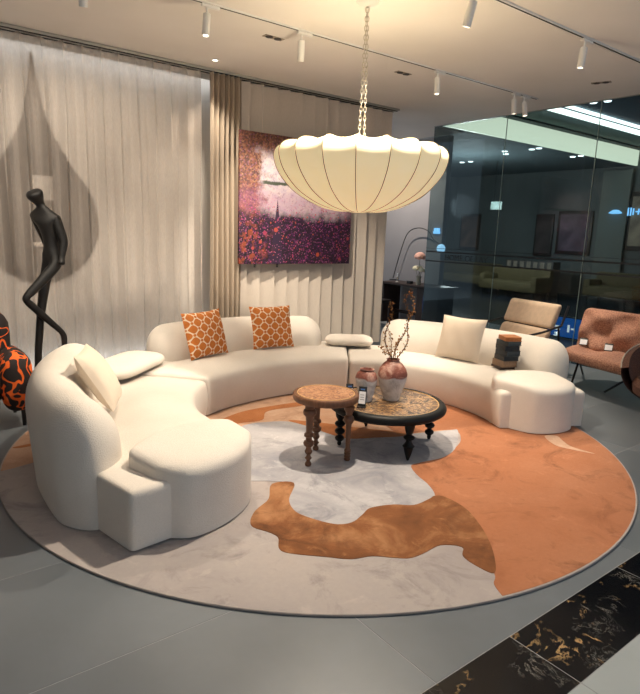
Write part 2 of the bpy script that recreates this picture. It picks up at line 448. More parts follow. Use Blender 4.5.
rbody = bx('rail_body', (1.99, 0, -.014), (7.95, .16, .026), M_ALU, rail)
bx('rail_slot', (1.99, -.055, -.030), (7.90, .022, .008), M_DARKS, rbody, 0)
bx('rail_slot', (1.99, .03, -.030), (7.90, .022, .008), M_DARKS, rbody, 0)

# ================================================================ RUG
def rug_mat(name, stops, sc=1.6, dist=.5, rot=0):
    t = NT(name); v = t.coord('Object', (1, 1, 1), (0, 0, rot)); n = t.noise(sc, v, 5, .6, dist)
    c = t.ramp(n, stops); g = t.noise(45, v, 2)
    c = t.mix(t.math('MULTIPLY', g, .30), c, mul(stops[0][1], .8))
    bl = t.math('MULTIPLY', t.ramp(t.noise(2.6, t.coord('Object', (1, 1, 1), (0, 0, 0), (sc*3, 5, 0)), 6, .72, 1.2), [(.52, (0,)*3), (.70, (1,)*3)]), .75)
    c = t.mix(bl, c, mul(stops[0][1], .62))
    fl_ = t.math('MULTIPLY', t.ramp(t.noise(7, t.coord('Object', (1, 1, 1), (0, 0, 0), (sc*7, 2, 0)), 5, .7, .6), [(.58, (0,)*3), (.68, (1,)*3)]), .4)
    c = t.mix(fl_, c, mul(stops[-1][1], 1.12)); t.base(c); t.rough(.95); t.p.inputs['Specular IOR Level'].default_value = .1
    t.p.inputs['Sheen Weight'].default_value = .12
    t.bump(t.noise(380, v, 2), .35, .004); return t.m
RC = (2.746, 3.524); RR = 2.27
RUG = empty('round_rug', (RC[0], RC[1], 0), label='large round rug with orange, brown and grey marbled swirls on the floor', cat='rug')
disc = [(RC[0]+RR*math.cos(2*math.pi*k/160), RC[1]+RR*math.sin(2*math.pi*k/160)) for k in range(160)]
def clip(poly, convex):
    out = poly
    for i in range(len(convex)):
        a, b = convex[i], convex[(i+1) % len(convex)]; inp, out = out, []
        sd = lambda p: (b[0]-a[0])*(p[1]-a[1])-(b[1]-a[1])*(p[0]-a[0])
        for k in range(len(inp)):
            p, q = inp[k-1], inp[k]; sp_, sq = sd(p), sd(q)
            if (sp_ < 0) != (sq < 0):
                f = sp_/(sp_-sq); out.append((p[0]+(q[0]-p[0])*f, p[1]+(q[1]-p[1])*f))
            if sq >= 0: out.append(q)
        if not out: return out
    return out
def patch(name, pts, mat, top, smooth=True):
    P = [(p.x, p.y) for p in catmull([(a, b, 0) for a, b in pts], 5, True)] if smooth else pts
    P = clip(P, [(RC[0]+(x-RC[0])*.996, RC[1]+(y-RC[1])*.996) for x, y in disc])
    Q = [P[0]]
    for p in P[1:]:
        if math.hypot(p[0]-Q[-1][0], p[1]-Q[-1][1]) > 1e-4: Q.append(p)
    if math.hypot(Q[0][0]-Q[-1][0], Q[0][1]-Q[-1][1]) < 1e-4: Q.pop()
    bm = bmesh.new(); prism(bm, [(x-RC[0], y-RC[1]) for x, y in Q], .003, top); return obj(name, bm, mat, RUG, False)
M_RBASE = rug_mat('rug_pale_grey_pile', [(.25, srgb(160, 150, 148)), (.5, srgb(178, 168, 163)), (.75, srgb(186, 174, 166))], 1.1, .4)
M_RGREY = rug_mat('rug_marbled_grey_pile', [(.25, srgb(138, 138, 146)), (.5, srgb(176, 172, 174)), (.8, srgb(200, 196, 196))], 2.2, .9)
M_RORG = rug_mat('rug_orange_pile', [(.2, srgb(142, 86, 54)), (.45, srgb(178, 116, 80)), (.8, srgb(188, 130, 96))], 1.5, .3)
M_RBRN = rug_mat('rug_brown_pile', [(.3, srgb(104, 64, 36)), (.5, srgb(136, 86, 50)), (.66, srgb(176, 126, 86))], 3.0, .6)
M_RPEACH = rug_mat('rug_peach_pile', [(.3, srgb(184, 136, 104)), (.55, srgb(204, 168, 142)), (.75, srgb(210, 178, 154))], 1.6, .8)
M_RSTREAK = rug_mat('rug_amber_pile', [(.3, srgb(168, 102, 56)), (.7, srgb(192, 126, 78))], 3)
M_REDGE = simple('rug_dark_binding', srgb(150, 140, 132), .9)
bm = bmesh.new(); prism(bm, [(x-RC[0], y-RC[1]) for x, y in disc], .001, .0125); obj('pile_field', bm, M_RBASE, RUG, False)
bm = bmesh.new(); tube(bm, [(x-RC[0], y-RC[1], 0.0065) for x, y in disc], .004, 6, closed=True); obj('binding', bm, M_REDGE, RUG)
UP = [(2.133, 4.122), (2.204, 3.963), (2.335, 3.998), (2.466, 3.991), (2.683, 3.893), (2.766, 3.676), (2.802, 3.44), (2.87, 3.285), (3.128, 3.17), (3.361, 3.109), (3.547, 3.05), (3.732, 2.994), (3.763, 2.946)]
RT = [(3.451, 2.708), (3.211, 2.621), (2.98, 2.643), (2.88, 2.634), (2.801, 2.502), (2.753, 2.363), (2.678, 2.236)]
LO = [(2.595, 2.207), (2.457, 2.202), (2.354, 2.276), (2.211, 2.318), (2.111, 2.28), (2.003, 2.246), (1.91, 2.287), (1.832, 2.44), (1.819, 2.546), (1.875, 2.678), (2.024, 2.835)]
patch('peach_patch', [(.2, 4.06), (.55, 4.03), (.9, 4.09), (1.4, 4.0), (1.9, 4.0)]+UP+[(4.4, 3.0), (5.5, 3.6), (5.6, 5), (4, 6.4), (2, 6.4), (.4, 5.6)], M_RPEACH, .0135)
patch('orange_patch', [(2.064, 1.257), (2.124, 1.326), (2.18, 1.425), (2.263, 1.488), (2.41, 1.748), (2.621, 2.142), (2.678, 2.236), (2.753, 2.363), (2.801, 2.502), (2.88, 2.634), (2.98, 2.643), (3.211, 2.621), (3.451, 2.708), (3.62, 2.80), (3.75, 2.96), (3.55, 3.08), (3.3, 3.16), (3.4, 3.5), (3.7, 3.9), (4.0, 4.3), (4.5, 4.4), (5.5, 3.4), (5.3, 1.6), (3.6, .7), (2.4, .8)], M_RORG, .014)
patch('grey_patch', UP+RT+LO+[(1.917, 2.958), (1.764, 3.076), (1.703, 3.305), (1.854, 3.758)], M_RGREY, .0148)
patch('brown_patch', [(1.904, 2.913), (2.03, 2.85)]+LO[::-1][1:]+[(2.656, 2.217), (2.701, 2.171), (2.687, 2.005), (2.592, 1.822), (2.475, 1.667), (2.358, 1.55), (2.257, 1.481), (2.237, 1.567), (2.252, 1.666), (2.317, 1.725), (2.24, 1.801), (2.107, 1.797), (2.013, 1.805), (1.944, 1.856), (1.866, 1.926), (1.762, 1.963), (1.662, 2.057), (1.536, 2.181), (1.52, 2.249), (1.573, 2.338), (1.562, 2.414), (1.521, 2.506), (1.549, 2.581), (1.636, 2.666), (1.772, 2.746)], M_RBRN, .0154)
patch('pale_leaf', [(4.291, 2.477), (4.38, 2.421), (4.313, 2.326), (4.246, 2.21), (4.261, 2.035), (4.193, 2.18), (4.169, 2.31)], M_RPEACH, .0152)
patch('amber_streak', [(2.145, 4.145), (2.409, 4.299), (2.688, 4.337), (3.112, 4.306), (3.401, 4.213), (3.037, 4.201), (2.702, 4.224), (2.523, 4.036), (2.326, 4.064), (2.195, 3.997)], M_RSTREAK, .0156)
patch('amber_streak', [(2.709, 3.908), (2.814, 3.828), (2.964, 3.645), (3.107, 3.437), (3.325, 3.187), (3.291, 3.097), (3.009, 3.217), (2.87, 3.285), (2.802, 3.44), (2.766, 3.676)], M_RSTREAK, .0158)
patch('amber_streak', [(.684, 4.431), (.792, 4.446), (.95, 4.46), (.95, 4.41), (.776, 4.398), (.712, 4.403)], M_RSTREAK, .0156)

# ================================================================ SOFA SECTIONS
t = NT('cream_boucle'); v = t.coord('Object'); n = t.noise(2.2, v, 3); g = t.noise(70, t.coord('Object', (1, 1, 2.5)), 3, .7)
c = t.ramp(n, [(.3, srgb(216, 207, 196)), (.7, srgb(226, 218, 208))])
t.base(t.mix(t.math('MULTIPLY', g, .34), c, srgb(172, 162, 150))); t.rough(.95); t.p.inputs['Specular IOR Level'].default_value = .15
t.p.inputs['Sheen Weight'].default_value = .15; t.bump(t.noise(150, v, 3), .5, .006); M_SOFA = t.m
M_SKIRT = simple('black_plinth', (.012, .011, .010), .7)
SC = (3.0, 3.4)
def arc(r, angs): return [(SC[0]+r*math.cos(R(a)), SC[1]+r*math.sin(R(a))) for a in angs]
def seat_warp(front=.025, dome=.18):
    def f(u, v, w):
        k = (1-(2*u-1)**6)
        if w > .5: w = w+dome*k*(1-(2*min(1, max(0, v))-1)**4)*max(0, min(1, (.66-v)/.24))*(w-.5)*2
        if v < .5: v = v-front*(1-(2*v))*(1-(2*w-1)**2)
        return u, v, w
    return f
def back_warp(hs, lean=.16):
    def f(u, v, w):
        w *= (hs[0]+(hs[1]-hs[0])*min(1, max(0, u)))/max(hs)
        b = .16*math.sin(math.pi*min(1, max(0, w)))
        if v < .5: v = v-b*(.5-v)*2
        return u, v+lean*(w-.4), w
    return f
def section(label, seat_f, seat_b, back_f, back_b, back_h, seat_h=.335):
    e = empty('curved_sofa_section', (0, 0, 0), label=label, cat='sofa', group='modules of the curved cream sofa')
    bm = bmesh.new(); puff(bm, seat_f, seat_b, .024, seat_h, (.03, .035, .035), (64, 20, 14), seat_warp(), True); obj('seat', bm, M_SOFA, e)
    inset = lambda a, b, k: [(x+(p-x)*k, y+(q-y)*k) for (x, y), (p, q) in zip(a, b)]
    bm = bmesh.new(); puff(bm, inset(seat_f, seat_b, .06), inset(seat_f, seat_b, .9), .0165, .04, (.02, .02, .01), (30, 4, 2)); obj('plinth', bm, M_SKIRT, e)
    bm = bmesh.new(); puff(bm, back_f, back_b, .020, max(back_h), (.22, .19, .24), (56, 16, 16), back_warp(back_h), True); obj('backrest', bm, M_SOFA, e)
    return e
A1, A2 = 131.2, 52.0
lf = arc(1.27, [A1+.22, 141, 151, 161, 171, 181])+[(1.62, 3.2), (1.50, 2.95), (1.42, 2.66)]
lb = arc(2.18, [A1+.22, 141, 151, 161, 171])+[(.80, 3.45), (.79, 3.2), (.82, 2.95), (.89, 2.605)]
sL = section('cream sofa module nearest the camera on the left, facing right', lf, lb,
             [(1.50, 4.66), (1.28, 4.37), (1.10, 4.06), (1.00, 3.72), (.98, 3.38), (.98, 3.12), (.93, 2.93)],
             [(1.16, 4.92), (.93, 4.55), (.76, 4.12), (.67, 3.72), (.65, 3.36), (.66, 3.10), (.71, 2.91)], (.69, .705))
mf = [arc(r_, [a_])[0] for r_, a_ in ((1.27, A1-.22), (1.21, 118), (1.165, 105), (1.155, 92), (1.175, 78), (1.22, 65), (1.27, A2+.22))]; mb = arc(2.2, [A1-.22, 118, 105, 92, 78, 65, A2+.22])
sM = section('cream sofa module along the drapes with two orange cushions', mf, mb,
             arc(1.87, [117.5, 106, 96, 87, 78, 69, 60.5]), arc(2.27, [117, 106, 96, 87, 78, 69, 60]), (.67, .655), .352)
rf = arc(1.27, [A2-.22, 40, 28, 16, 4, -8, -18])+[(4.11, 2.79)]
rb = arc(2.18, [A2-.22, 40, 28, 16, 4, -6])+[(5.06, 2.85), (4.80, 2.43)]
sR = section('cream sofa module on the right with a stack of books', rf, rb,
             [(4.51, 4.71), (4.66, 4.46), (4.79, 4.1), (4.86, 3.7), (4.87, 3.35), (4.82, 3.05), (4.74, 2.76)],
             [(4.77, 5.00), (5.00, 4.68), (5.17, 4.2), (5.25, 3.7), (5.26, 3.3), (5.22, 3.0), (5.12, 2.72)], (.64, .685))
def arm_warp(u, v, w):
    w *= .91+.09*min(1, max(0, v))
    if w > .5: w = w+.06*(1-(2*u-1)**4)*(1-(2*min(1, max(0, v))-1)**4)*(w-.5)*2
    return u, v, w
bm = bmesh.new(); puff(bm, [(1.055, 2.68), (1.19, 2.575), (1.41, 2.61), (1.62, 2.735), (1.755, 2.92)], [(.985, 2.93), (1.14, 3.08), (1.33, 3.17), (1.53, 3.19), (1.72, 3.11)], .022, .43, (.06, .06, .035), (36, 26, 14), arm_warp, True)
obj('arm_cushion', bm, M_SOFA, sL)
bm = bmesh.new(); puff(bm, [(4.19, 2.68), (4.25, 2.545), (4.43, 2.445), (4.61, 2.44), (4.73, 2.50)], [(4.165, 2.95), (4.36, 3.06), (4.55, 3.03), (4.72, 2.91), (4.82, 2.74)], .022, .43, (.06, .06, .035), (36, 26, 14), arm_warp, True)
obj('arm_cushion', bm, M_SOFA, sR)
def low_pad(parent, a, r, half, wid, z0, z1, rr=(.19, .16, .058)):
    tx_, ty_ = -math.sin(R(a)), math.cos(R(a)); c = (SC[0]+r*math.cos(R(a)), SC[1]+r*math.sin(R(a))); nx_, ny_ = math.cos(R(a)), math.sin(R(a))
    f = [(c[0]+tx_*s*half-nx_*wid, c[1]+ty_*s*half-ny_*wid) for s in (1, .33, -.33, -1)]
    b = [(c[0]+tx_*s*half+nx_*wid, c[1]+ty_*s*half+ny_*wid) for s in (1, .33, -.33, -1)]
    bm = bmesh.new(); puff(bm, f, b, z0, z1, rr, (28, 16, 10)); return obj('low_back_pad', bm, M_SOFA, parent)
low_pad(sL, 131.5, 2.0, .42, .22, .358, .482)
low_pad(sM, 51.4, 1.95, .27, .16, .358, .472, (.12, .12, .06))

# ---- cushions
def lattice_mat():
    t = NT('orange_lattice_print'); v = t.coord('Object', (1, 1, 1)); s = t.n('ShaderNodeSeparateXYZ'); t.set(s.inputs[0], v)
    k = 2*math.pi/.112
    a = t.math('COSINE', t.math('MULTIPLY', s.outputs[0], k)); b = t.math('COSINE', t.math('MULTIPLY', s.outputs[1], k))
    f = t.math('ADD', a, b)
    g = t.math('SUBTRACT', a, b)
    l1 = t.ramp(t.math('ABSOLUTE', f), [(.36, (1,)*3), (.48, (0,)*3)]); l2 = t.ramp(t.math('ABSOLUTE', t.math('MULTIPLY', g, .5)), [(.84, (1,)*3), (.90, (0,)*3)])
    l = t.math('MULTIPLY', l1, l2); n = t.noise(30, v, 3)
    t.base(t.mix(l, t.ramp(n, [(.3, srgb(190, 104, 36)), (.7, srgb(206, 122, 50))]), srgb(236, 214, 186))); t.rough(.85)
    t.bump(t.noise(320, v, 2), .25, .002); return t.m
M_LAT = lattice_mat()
M_CUSH = simple('cream_linen', srgb(218, 203, 184), .9, .05, 5, .25, 260, sheen=.1, spec=.15)
def cushion(label, mat, center, ex, ey, w=.46, h=.44, th=.16):
    o = obj('cushion', pillow_bm(w, h, th), mat); frame(o, center, ex, ey)
    return tag(o, label, 'cushion', 'loose cushions on the curved sofa')
cushion('orange cushion with white lattice print, the left one of two', M_LAT, (2.445, 4.94, .622), (.97, .24, .03), (.03, .30, .95))
cushion('orange cushion with white lattice print, the right one of two', M_LAT, (3.22, 4.99, .625), (.99, -.13, 0), (.02, .30, .95))
cushion('plain cream cushion leaning steeply on the left sofa module', M_CUSH, (1.125, 3.82, .615), (-.43, -.90, 0), (-.469, .223, .855), .42, .43, .15)
cushion('plain cream square cushion on the right sofa module', M_CUSH, (4.63, 3.69, .605), (.20, -.97, 0), (.30, .05, .95), .48, .44, .15)

# ---- swatch books on the right module
bcols = [(60, 44, 36), (140, 112, 88), (36, 40, 44), (44, 52, 58), (30, 34, 40), (58, 66, 70), (168, 106, 58)]
bnames = ['lowest dark brown', 'thick taupe', 'slim black', 'blue-grey', 'charcoal', 'slate grey', 'topmost tan']
z = .396
for k, (c_, nm) in enumerate(zip(bcols, bnames)):
    th = (.022, .062, .045, .05, .045, .045, .04)[k]
    e = empty('swatch_book', (4.69+.006*math.sin(k*3)+.003*k, 3.20+.008*math.cos(k*5)-.005*k, z), R(-20+(-6, 3, -3, 4, -4, 5, -12)[k]), nm+' swatch book in the pile on the right sofa module', 'book', 'books piled on the sofa')
    m_ = simple('book_cover_%d' % k, srgb(*c_), .55, .1)
    bx('cover', (0, 0, th-.003), (.155, .17, .005), m_, e, .001); bx('cover', (0, 0, .003), (.155, .17, .005), m_, e, .001)
    bx('spine', (-.076, 0, th/2), (.006, .17, th-.002), m_, e, .001)
    bx('pages', (.002, 0, th/2), (.146, .16, th-.011), simple('swatch_pages_%d' % k, mul(srgb(*c_), 1.1), .8, .2, 60), e, .001)
    z += th+.0006

# ================================================================ TABLES
def wood_mat(name, c1, c2, sc=10):
    t = NT(name); v = t.coord('Object', (1, 1, .25)); n = t.noise(sc, v, 5, .6, 1.5); t.base(t.ramp(n, [(.3, c1), (.7, c2)])); t.rough(.5)
    t.bump(n, .12, .003); return t.m
M_WOOD = wood_mat('carved_brown_wood', srgb(84, 52, 33), srgb(118, 78, 52))
def mosaic_mat(name, cols, sc):
    t = NT(name); v = t.coord('Object'); vo = t.n('ShaderNodeTexVoronoi', feature='F1'); vo.inputs['Scale'].default_value = sc; t.set(vo.inputs['Vector'], t.mix(.12, v, t.n('ShaderNodeTexNoise', i_Vector=v, i_Scale=20.0).outputs[1]))
    n = t.noise(7, v, 4); h = t.math('FRACT', t.math('MULTIPLY', t.math('ADD', t.n('ShaderNodeSeparateColor', i_0=vo.outputs['Color']).outputs[0], n), 1.0))
    t.base(t.ramp(h, cols)); t.rough(.45); t.bump(vo.outputs['Distance'], .6, .006); return t.m
M_MOS = mosaic_mat('carved_mosaic_top', [(0, srgb(40, 27, 19)), (.3, srgb(112, 78, 48)), (.6, srgb(172, 136, 92)), (.9, srgb(66, 48, 37))], 48)
M_RELIEF = mosaic_mat('carved_relief_top', [(0, srgb(104, 64, 44)), (.35, srgb(150, 104, 72)), (.7, srgb(180, 136, 100)), (1, srgb(120, 78, 60))], 42)
M_EBONY = simple('ebonised_wood', srgb(13, 12, 12), .5, .2, 14, spec=.25)
# coffee table
LEGS = 1.22
ct = empty('coffee_table', (3.055, 3.083, .0165), label='low round black coffee table with mosaic inlaid top and spindle legs', cat='table')
bm = bmesh.new(); lathe(bm, [(.37, .268), (.425, .272), (.446, .288), (.45, .305), (.444, .322), (.425, .338), (.40, .340), (.392, .330), (.37, .326)], 72); obj('rim', bm, M_EBONY, ct)
bm = bmesh.new(); lathe(bm, [(.0, .322), (.392, .322), (.392, .3335), (0, .3335)], 72, cap=False); obj('inlay', bm, M_MOS, ct)
bm = bmesh.new(); tube(bm, [(.388*math.cos(2*math.pi*k/64), .388*math.sin(2*math.pi*k/64), .3345) for k in range(64)], .004, 6, closed=True); obj('inlay_band', bm, simple('pale_inlay', srgb(196, 160, 112), .5), ct)
lp = [(0, 0), (.006, 0), (.012, .02), (.020, .05), (.027, .085), (.030, .10), (.036, .108), (.026, .122), (.018, .14), (.016, .155), (.03, .163), (.034, .172), (.03, .181), (.018, .188), (.016, .196), (.022, .21), (.028, .235), (.032, .262), (.034, .275)]
bm = bmesh.new(); lathe(bm, [(r_*LEGS, z_) for r_, z_ in lp], 20, cap=False); leg = obj('leg', bm, M_EBONY, ct, loc=(.385*math.cos(R(-108.7)), .385*math.sin(R(-108.7)), 0))
lb2 = [(0, 0), (.008, 0), (.014, .015), (.012, .03), (.026, .045), (.03, .058), (.026, .07), (.014, .08), (.014, .088), (.028, .10), (.033, .114), (.028, .128), (.015, .138), (.015, .146), (.028, .158), (.034, .172), (.028, .186), (.016, .196), (.018, .206), (.028, .23), (.032, .262), (.034, .275)]
bm = bmesh.new(); lathe(bm, [(r_*LEGS, z_) for r_, z_ in lb2], 20, cap=False); leg2 = obj('leg', bm, M_EBONY, ct, loc=(.375*math.cos(R(-21.5)), .375*math.sin(R(-21.5)), 0))
inst(leg2, 'leg', ct, loc=(.375*math.cos(R(159)), .375*math.sin(R(159)), 0))
for a in (71.5,): inst(leg, 'leg', ct, loc=(.375*math.cos(R(a)), .375*math.sin(R(a)), 0))
# side table
st = empty('side_table', (2.442, 3.072, .0165), label='small round brown wooden side table with three turned legs', cat='table')
bm = bmesh.new(); lathe(bm, [(0, .425), (.205, .425), (.225, .43), (.232, .445), (.232, .468), (.226, .476), (.212, .478), (.206, .472), (0, .472)], 56, cap=False); obj('top_rim', bm, M_WOOD, st)
bm = bmesh.new(); lathe(bm, [(0, .470), (.205, .470), (.203, .4765), (0, .4765)], 56, cap=False); obj('carved_top', bm, M_RELIEF, st)
bm = bmesh.new(); tube(bm, [(.200*math.cos(2*math.pi*k/48), .200*math.sin(2*math.pi*k/48), .4772) for k in range(48)], .003, 6, closed=True); obj('inlay_band', bm, simple('pale_inlay', srgb(196, 160, 112), .5), st)
st.scale = (1, 1, 1.022)
l1 = [(0, 0), (.020, 0), (.024, .012), (.020, .024), (.012, .032), (.016, .045), (.025, .055), (.016, .066), (.013, .078), (.024, .092), (.028, .104), (.020, .116), (.018, .132), (.034, .146), (.038, .16), (.034, .174), (.022, .182), (.021, .20), (.034, .21), (.034, .225), (.022, .236), (.024, .31), (.028, .345), (.042, .36), (.046, .375), (.042, .392), (.032, .40), (.034, .426)]
l2 = [(0, 0), (.018, 0), (.022, .006), (.022, .016), (.018, .02), (.023, .026), (.023, .036), (.018, .04), (.023, .046), (.023, .056), (.018, .06), (.023, .066), (.023, .078), (.018, .084), (.016, .10), (.020, .24), (.022, .265), (.034, .28), (.038, .298), (.034, .316), (.022, .33), (.026, .35), (.038, .37), (.038, .39), (.026, .40), (.03, .426)]
for (x, y), pr in (((-.170, -.045), l1), ((.120, -.118), l2), ((.053, .165), l1)):
    bm = bmesh.new(); lathe(bm, pr, 20, cap=False); obj('leg', bm, M_WOOD, st, loc=(x, y, 0))

# vases
t = NT('rust_and_stone_glaze'); v = t.coord('Object'); s = t.n('ShaderNodeSeparateXYZ'); t.set(s.inputs[0], v); n = t.noise(9, v, 5, .65, .6)
h = t.math('ADD', s.outputs[2], t.math('MULTIPLY', n, .07)); m_ = t.ramp(h, [(.186, (0,)*3), (.198, (1,)*3)])
t.base(t.mix(m_, t.ramp(n, [(.3, srgb(158, 150, 146)), (.5, srgb(214, 208, 203)), (.7, srgb(228, 224, 220))]), t.ramp(n, [(.3, srgb(84, 42, 34)), (.5, srgb(128, 72, 58)), (.64, srgb(186, 146, 130))])))
t.rough(.55); t.bump(n, .35, .008); M_VASE = t.m
VZ = .0165+.334
def vase(label, loc, prof, rz):
    e = empty('vase', loc, rz, label, 'vase', 'glazed vases on the coffee table')
    bm = bmesh.new(); lathe(bm, prof, 40, cap=False)
    for v_ in bm.verts:
        a = math.atan2(v_.co.y, v_.co.x); k = 1+.025*math.sin(3*a+v_.co.z*25); v_.co.x *= k; v_.co.y *= k
    obj('body', bm, M_VASE, e); return e
vb = vase('big rust and white glazed vase holding dried branches', (3.10, 3.09, VZ), [(0, 0), (.050, 0), (.058, .01), (.082, .08), (.098, .14), (.102, .175), (.092, .21), (.066, .242), (.045, .258), (.042, .266), (.048, .272), (.040, .272), (.034, .26), (.05, .22), (.02, .06), (0, .05)], 0)
vs = vase('smaller rust and white glazed vase beside the branch vase', (2.905, 3.168, VZ), [(0, 0), (.040, 0), (.046, .01), (.058, .07), (.072, .13), (.076, .165), (.066, .195), (.05, .21), (.044, .218), (.05, .226), (.042, .226), (.036, .21), (.05, .17), (.02, .05), (0, .04)], 1.3)
vs.scale = (1.1, 1.1, 1.1); vb.scale = (1.1, 1.1, 1.18)
# dried branches
M_TWIG = simple('brown_twig', srgb(84, 56, 34), .8, .2, 30); M_BUD = simple('amber_bud', srgb(150, 104, 58), .7, .4, 60)
br = empty('dried_branches', (3.10, 3.09, VZ+.17), label='dried budded branches standing in the big vase', cat='branches')
rb_ = random.Random(5)
def twig(pts, r0):
    P = catmull(pts, 6); bm = bmesh.new(); tube(bm, P, [r0*(1-.7*i/len(P)) for i in range(len(P))], 5); obj('twig', bm, M_TWIG, br)
    bb = bmesh.new()
    for i, p in enumerate(P):
        if p.z < .17: continue
        for _ in range(2):
            d = Vector((rb_.uniform(-1, 1), rb_.uniform(-1, 1), rb_.uniform(-.4, 1)))*rb_.uniform(.008, .026)
            s_ = rb_.uniform(.003, .0065)
            bmesh.ops.create_icosphere(bb, subdivisions=1, radius=s_, matrix=Matrix.Translation(p+d) @ Matrix.Diagonal((1, 1, 1.4, 1)))
            tube(bb, [p, p+d], .0012, 4, False)
    tag(obj('buds', bb, M_BUD, br), kind='stuff')
# ex: direction to the right as seen from the sofa opening
rx, ry = .79, -.61
def bp(x, z, d=0): return (rx*x+.61*d, ry*x+.79*d, z)
twig([bp(0, 0), bp(-.01, .14), bp(-.05, .22), bp(-.075, .32), bp(-.05, .42), bp(-.03, .50), bp(-.04, .58)], .005)
twig([bp(.01, 0), bp(.02, .14), bp(.07, .22), bp(.10, .30), bp(.09, .42), bp(.12, .50), bp(.13, .57), bp(.10, .66)], .005)
twig([bp(0, 0, .01), bp(0, .15, .02), bp(.03, .25, .04), bp(.08, .36, .03), bp(.10, .48, .02), bp(.07, .60, .03), bp(.10, .68, .0)], .004)
twig([bp(-.01, 0, -.01), bp(-.02, .16, -.015), bp(-.08, .21, -.03), bp(-.10, .25, -.02)], .003)
twig([bp(0, 0, .02), bp(-.01, .16, .03), bp(-.02, .28, .05), bp(-.04, .36, .04)], .003)
twig([bp(0, 0, -.02), bp(.01, .16, -.03), bp(.0, .24, -.05), bp(.02, .30, -.04)], .003)
# price tags on stands
M_LABEL = simple('white_label', srgb(228, 226, 228), .6, .02)
M_TAGBLK = simple('black_plastic', (.015, .015, .016), .35, .1)
def price_tag(name, label, loc, rz, w=.055, h=.13, lean=R(-14), stand=True):
    e = empty(name, loc, rz, label, 'price tag', 'price tags')
    rot = Matrix.Rotation(lean, 3, 'X'); up = rot @ Vector((0, 0, 1)); nr = rot @ Vector((0, -1, 0))
    hd = bx('holder', up*(h/2+.006), (w, .006, h), M_TAGBLK, e, .002, rot)
    bx('label_card', up*(h*.44+.006)+nr*.0036, (w*.82, .0015, h*.62), M_LABEL, hd, 0, rot)
    bx('header_mark', up*(h*.86+.006)+nr*.0036, (w*.5, .0015, h*.06), simple('blue_print', srgb(70, 110, 170), .6), hd, 0, rot)
    for q in range(3): bx('printed_line', up*(h*(.58-.12*q)+.006)+nr*.0046, (w*.5, .001, h*.02), M_TAGBLK, hd, 0, rot)
    if stand: bx('foot', (0, .005, .004), (w, .06, .008), M_TAGBLK, e, .002)
    return e
price_tag('price_tag', 'upright black price tag in front of the small vase', (2.765, 3.055, VZ), R(-52), .06, .145)
price_tag('price_tag', 'black price tag behind the round side table top', (2.755, 3.175, VZ), R(-30), .055, .14)

# ================================================================ PENDANT LAMP
LX, LY = 3.10, 3.58
pl = empty('pendant_lamp', (LX, LY, CEIL), label='large scalloped cream fabric pendant lamp hanging on a chain', cat='lamp')
bm = bmesh.new(); lathe(bm, [(0, 0), (.085, 0), (.085, -.012), (.07, -.03), (.02, -.045), (0, -.045)], 32, cap=False); obj('ceiling_canopy', bm, M_WHITEP, pl)
t = NT('glowing_shade_cloth'); v = t.coord('Object'); n = t.noise(14, v, 3); s = t.n('ShaderNodeSeparateXYZ'); t.set(s.inputs[0], v)
t.base(srgb(236, 222, 188)); t.rough(.8)
t.set(t.p.inputs['Emission Color'], t.ramp(n, [(.3, (1.0, .74, .37)), (.7, (1.0, .80, .45))])); t.p.inputs['Emission Strength'].default_value = .36
M_SHADE = t.m
NR = 18
prof = [(.33, 2.240), (.41, 2.258), (.50, 2.268), (.585, 2.264), (.64, 2.243), (.672, 2.195), (.664, 2.12), (.622, 2.03), (.53, 1.925), (.43, 1.858), (.33, 1.812), (.22, 1.782), (.13, 1.77), (.05, 1.766)]
pc = catmull([(r, z, 0) for r, z in prof], 3)
def shade_r(r, z, f):  # f: 0 at a rib, .5 between ribs
    dip = math.sin(math.pi*f)**.8
    top = max(0, min(1, (z-2.0)/.26))
    return r*(1-.032*dip*min(1, r/.4)), z-CEIL-(.011*top+.008)*dip*min(1, r/.3)
for g in range(NR):
    bm = bmesh.new(); rows = []
    for k in range(9):
        f = k/8; a = 2*math.pi*(g+f)/NR+.11; row = []
        for p in pc:
            r_, z_ = shade_r(p.x, p.y, f); row.append(bm.verts.new((r_*math.cos(a), r_*math.sin(a), z_)))
        rows.append(row)
    for A_, B_ in zip(rows, rows[1:]):
        for i in range(len(pc)-1): bm.faces.new((A_[i], A_[i+1], B_[i+1], B_[i]))
    obj('shade_panel', bm, M_SHADE, pl)
M_WIRE = simple('dark_rib_wire', srgb(120, 104, 74), .5)
for g in range(NR):
    a = 2*math.pi*g/NR+.11; bm = bmesh.new()
    tube(bm, [((p.x+.002)*math.cos(a), (p.x+.002)*math.sin(a), p.y-CEIL) for p in pc], .0028, 5); obj('rib', bm, M_WIRE, pl)
bm = bmesh.new(); lathe(bm, [(0, -1.538), (.07, -1.536), (.07, -1.53), (0, -1.53)], 24, cap=False); obj('bottom_cap', bm, M_SHADE, pl)
bm = bmesh.new(); tube(bm, [(.33*math.cos(2*math.pi*k/48), .33*math.sin(2*math.pi*k/48), -1.06) for k in range(48)], .006, 6, closed=True); obj('top_ring', bm, M_WHITEP, pl)
for k in range(3):
    a = R(120*k+20); bm = bmesh.new(); tube(bm, [(0, 0, -1.04), (.33*math.cos(a), .33*math.sin(a), -1.06)], .005, 6); obj('spider_arm', bm, M_WHITEP, pl)
bm = bmesh.new(); tube(bm, [(0, 0, -1.005), (0, 0, -1.12)], .012, 10); obj('lamp_holder', bm, M_WHITEP, pl)
bm = bmesh.new(); bmesh.ops.create_uvsphere(bm, u_segments=20, v_segments=12, radius=.05); obj('bulb', bm, simple('bulb_glass', (1, .9, .7), .4, 0, emit=(1, .84, .55), es=20), pl, loc=(0, 0, -1.16))
l = bpy.data.lights.new('bulb_light', 'POINT'); l.energy = 42; l.color = (1, .86, .62); l.shadow_soft_size = .12
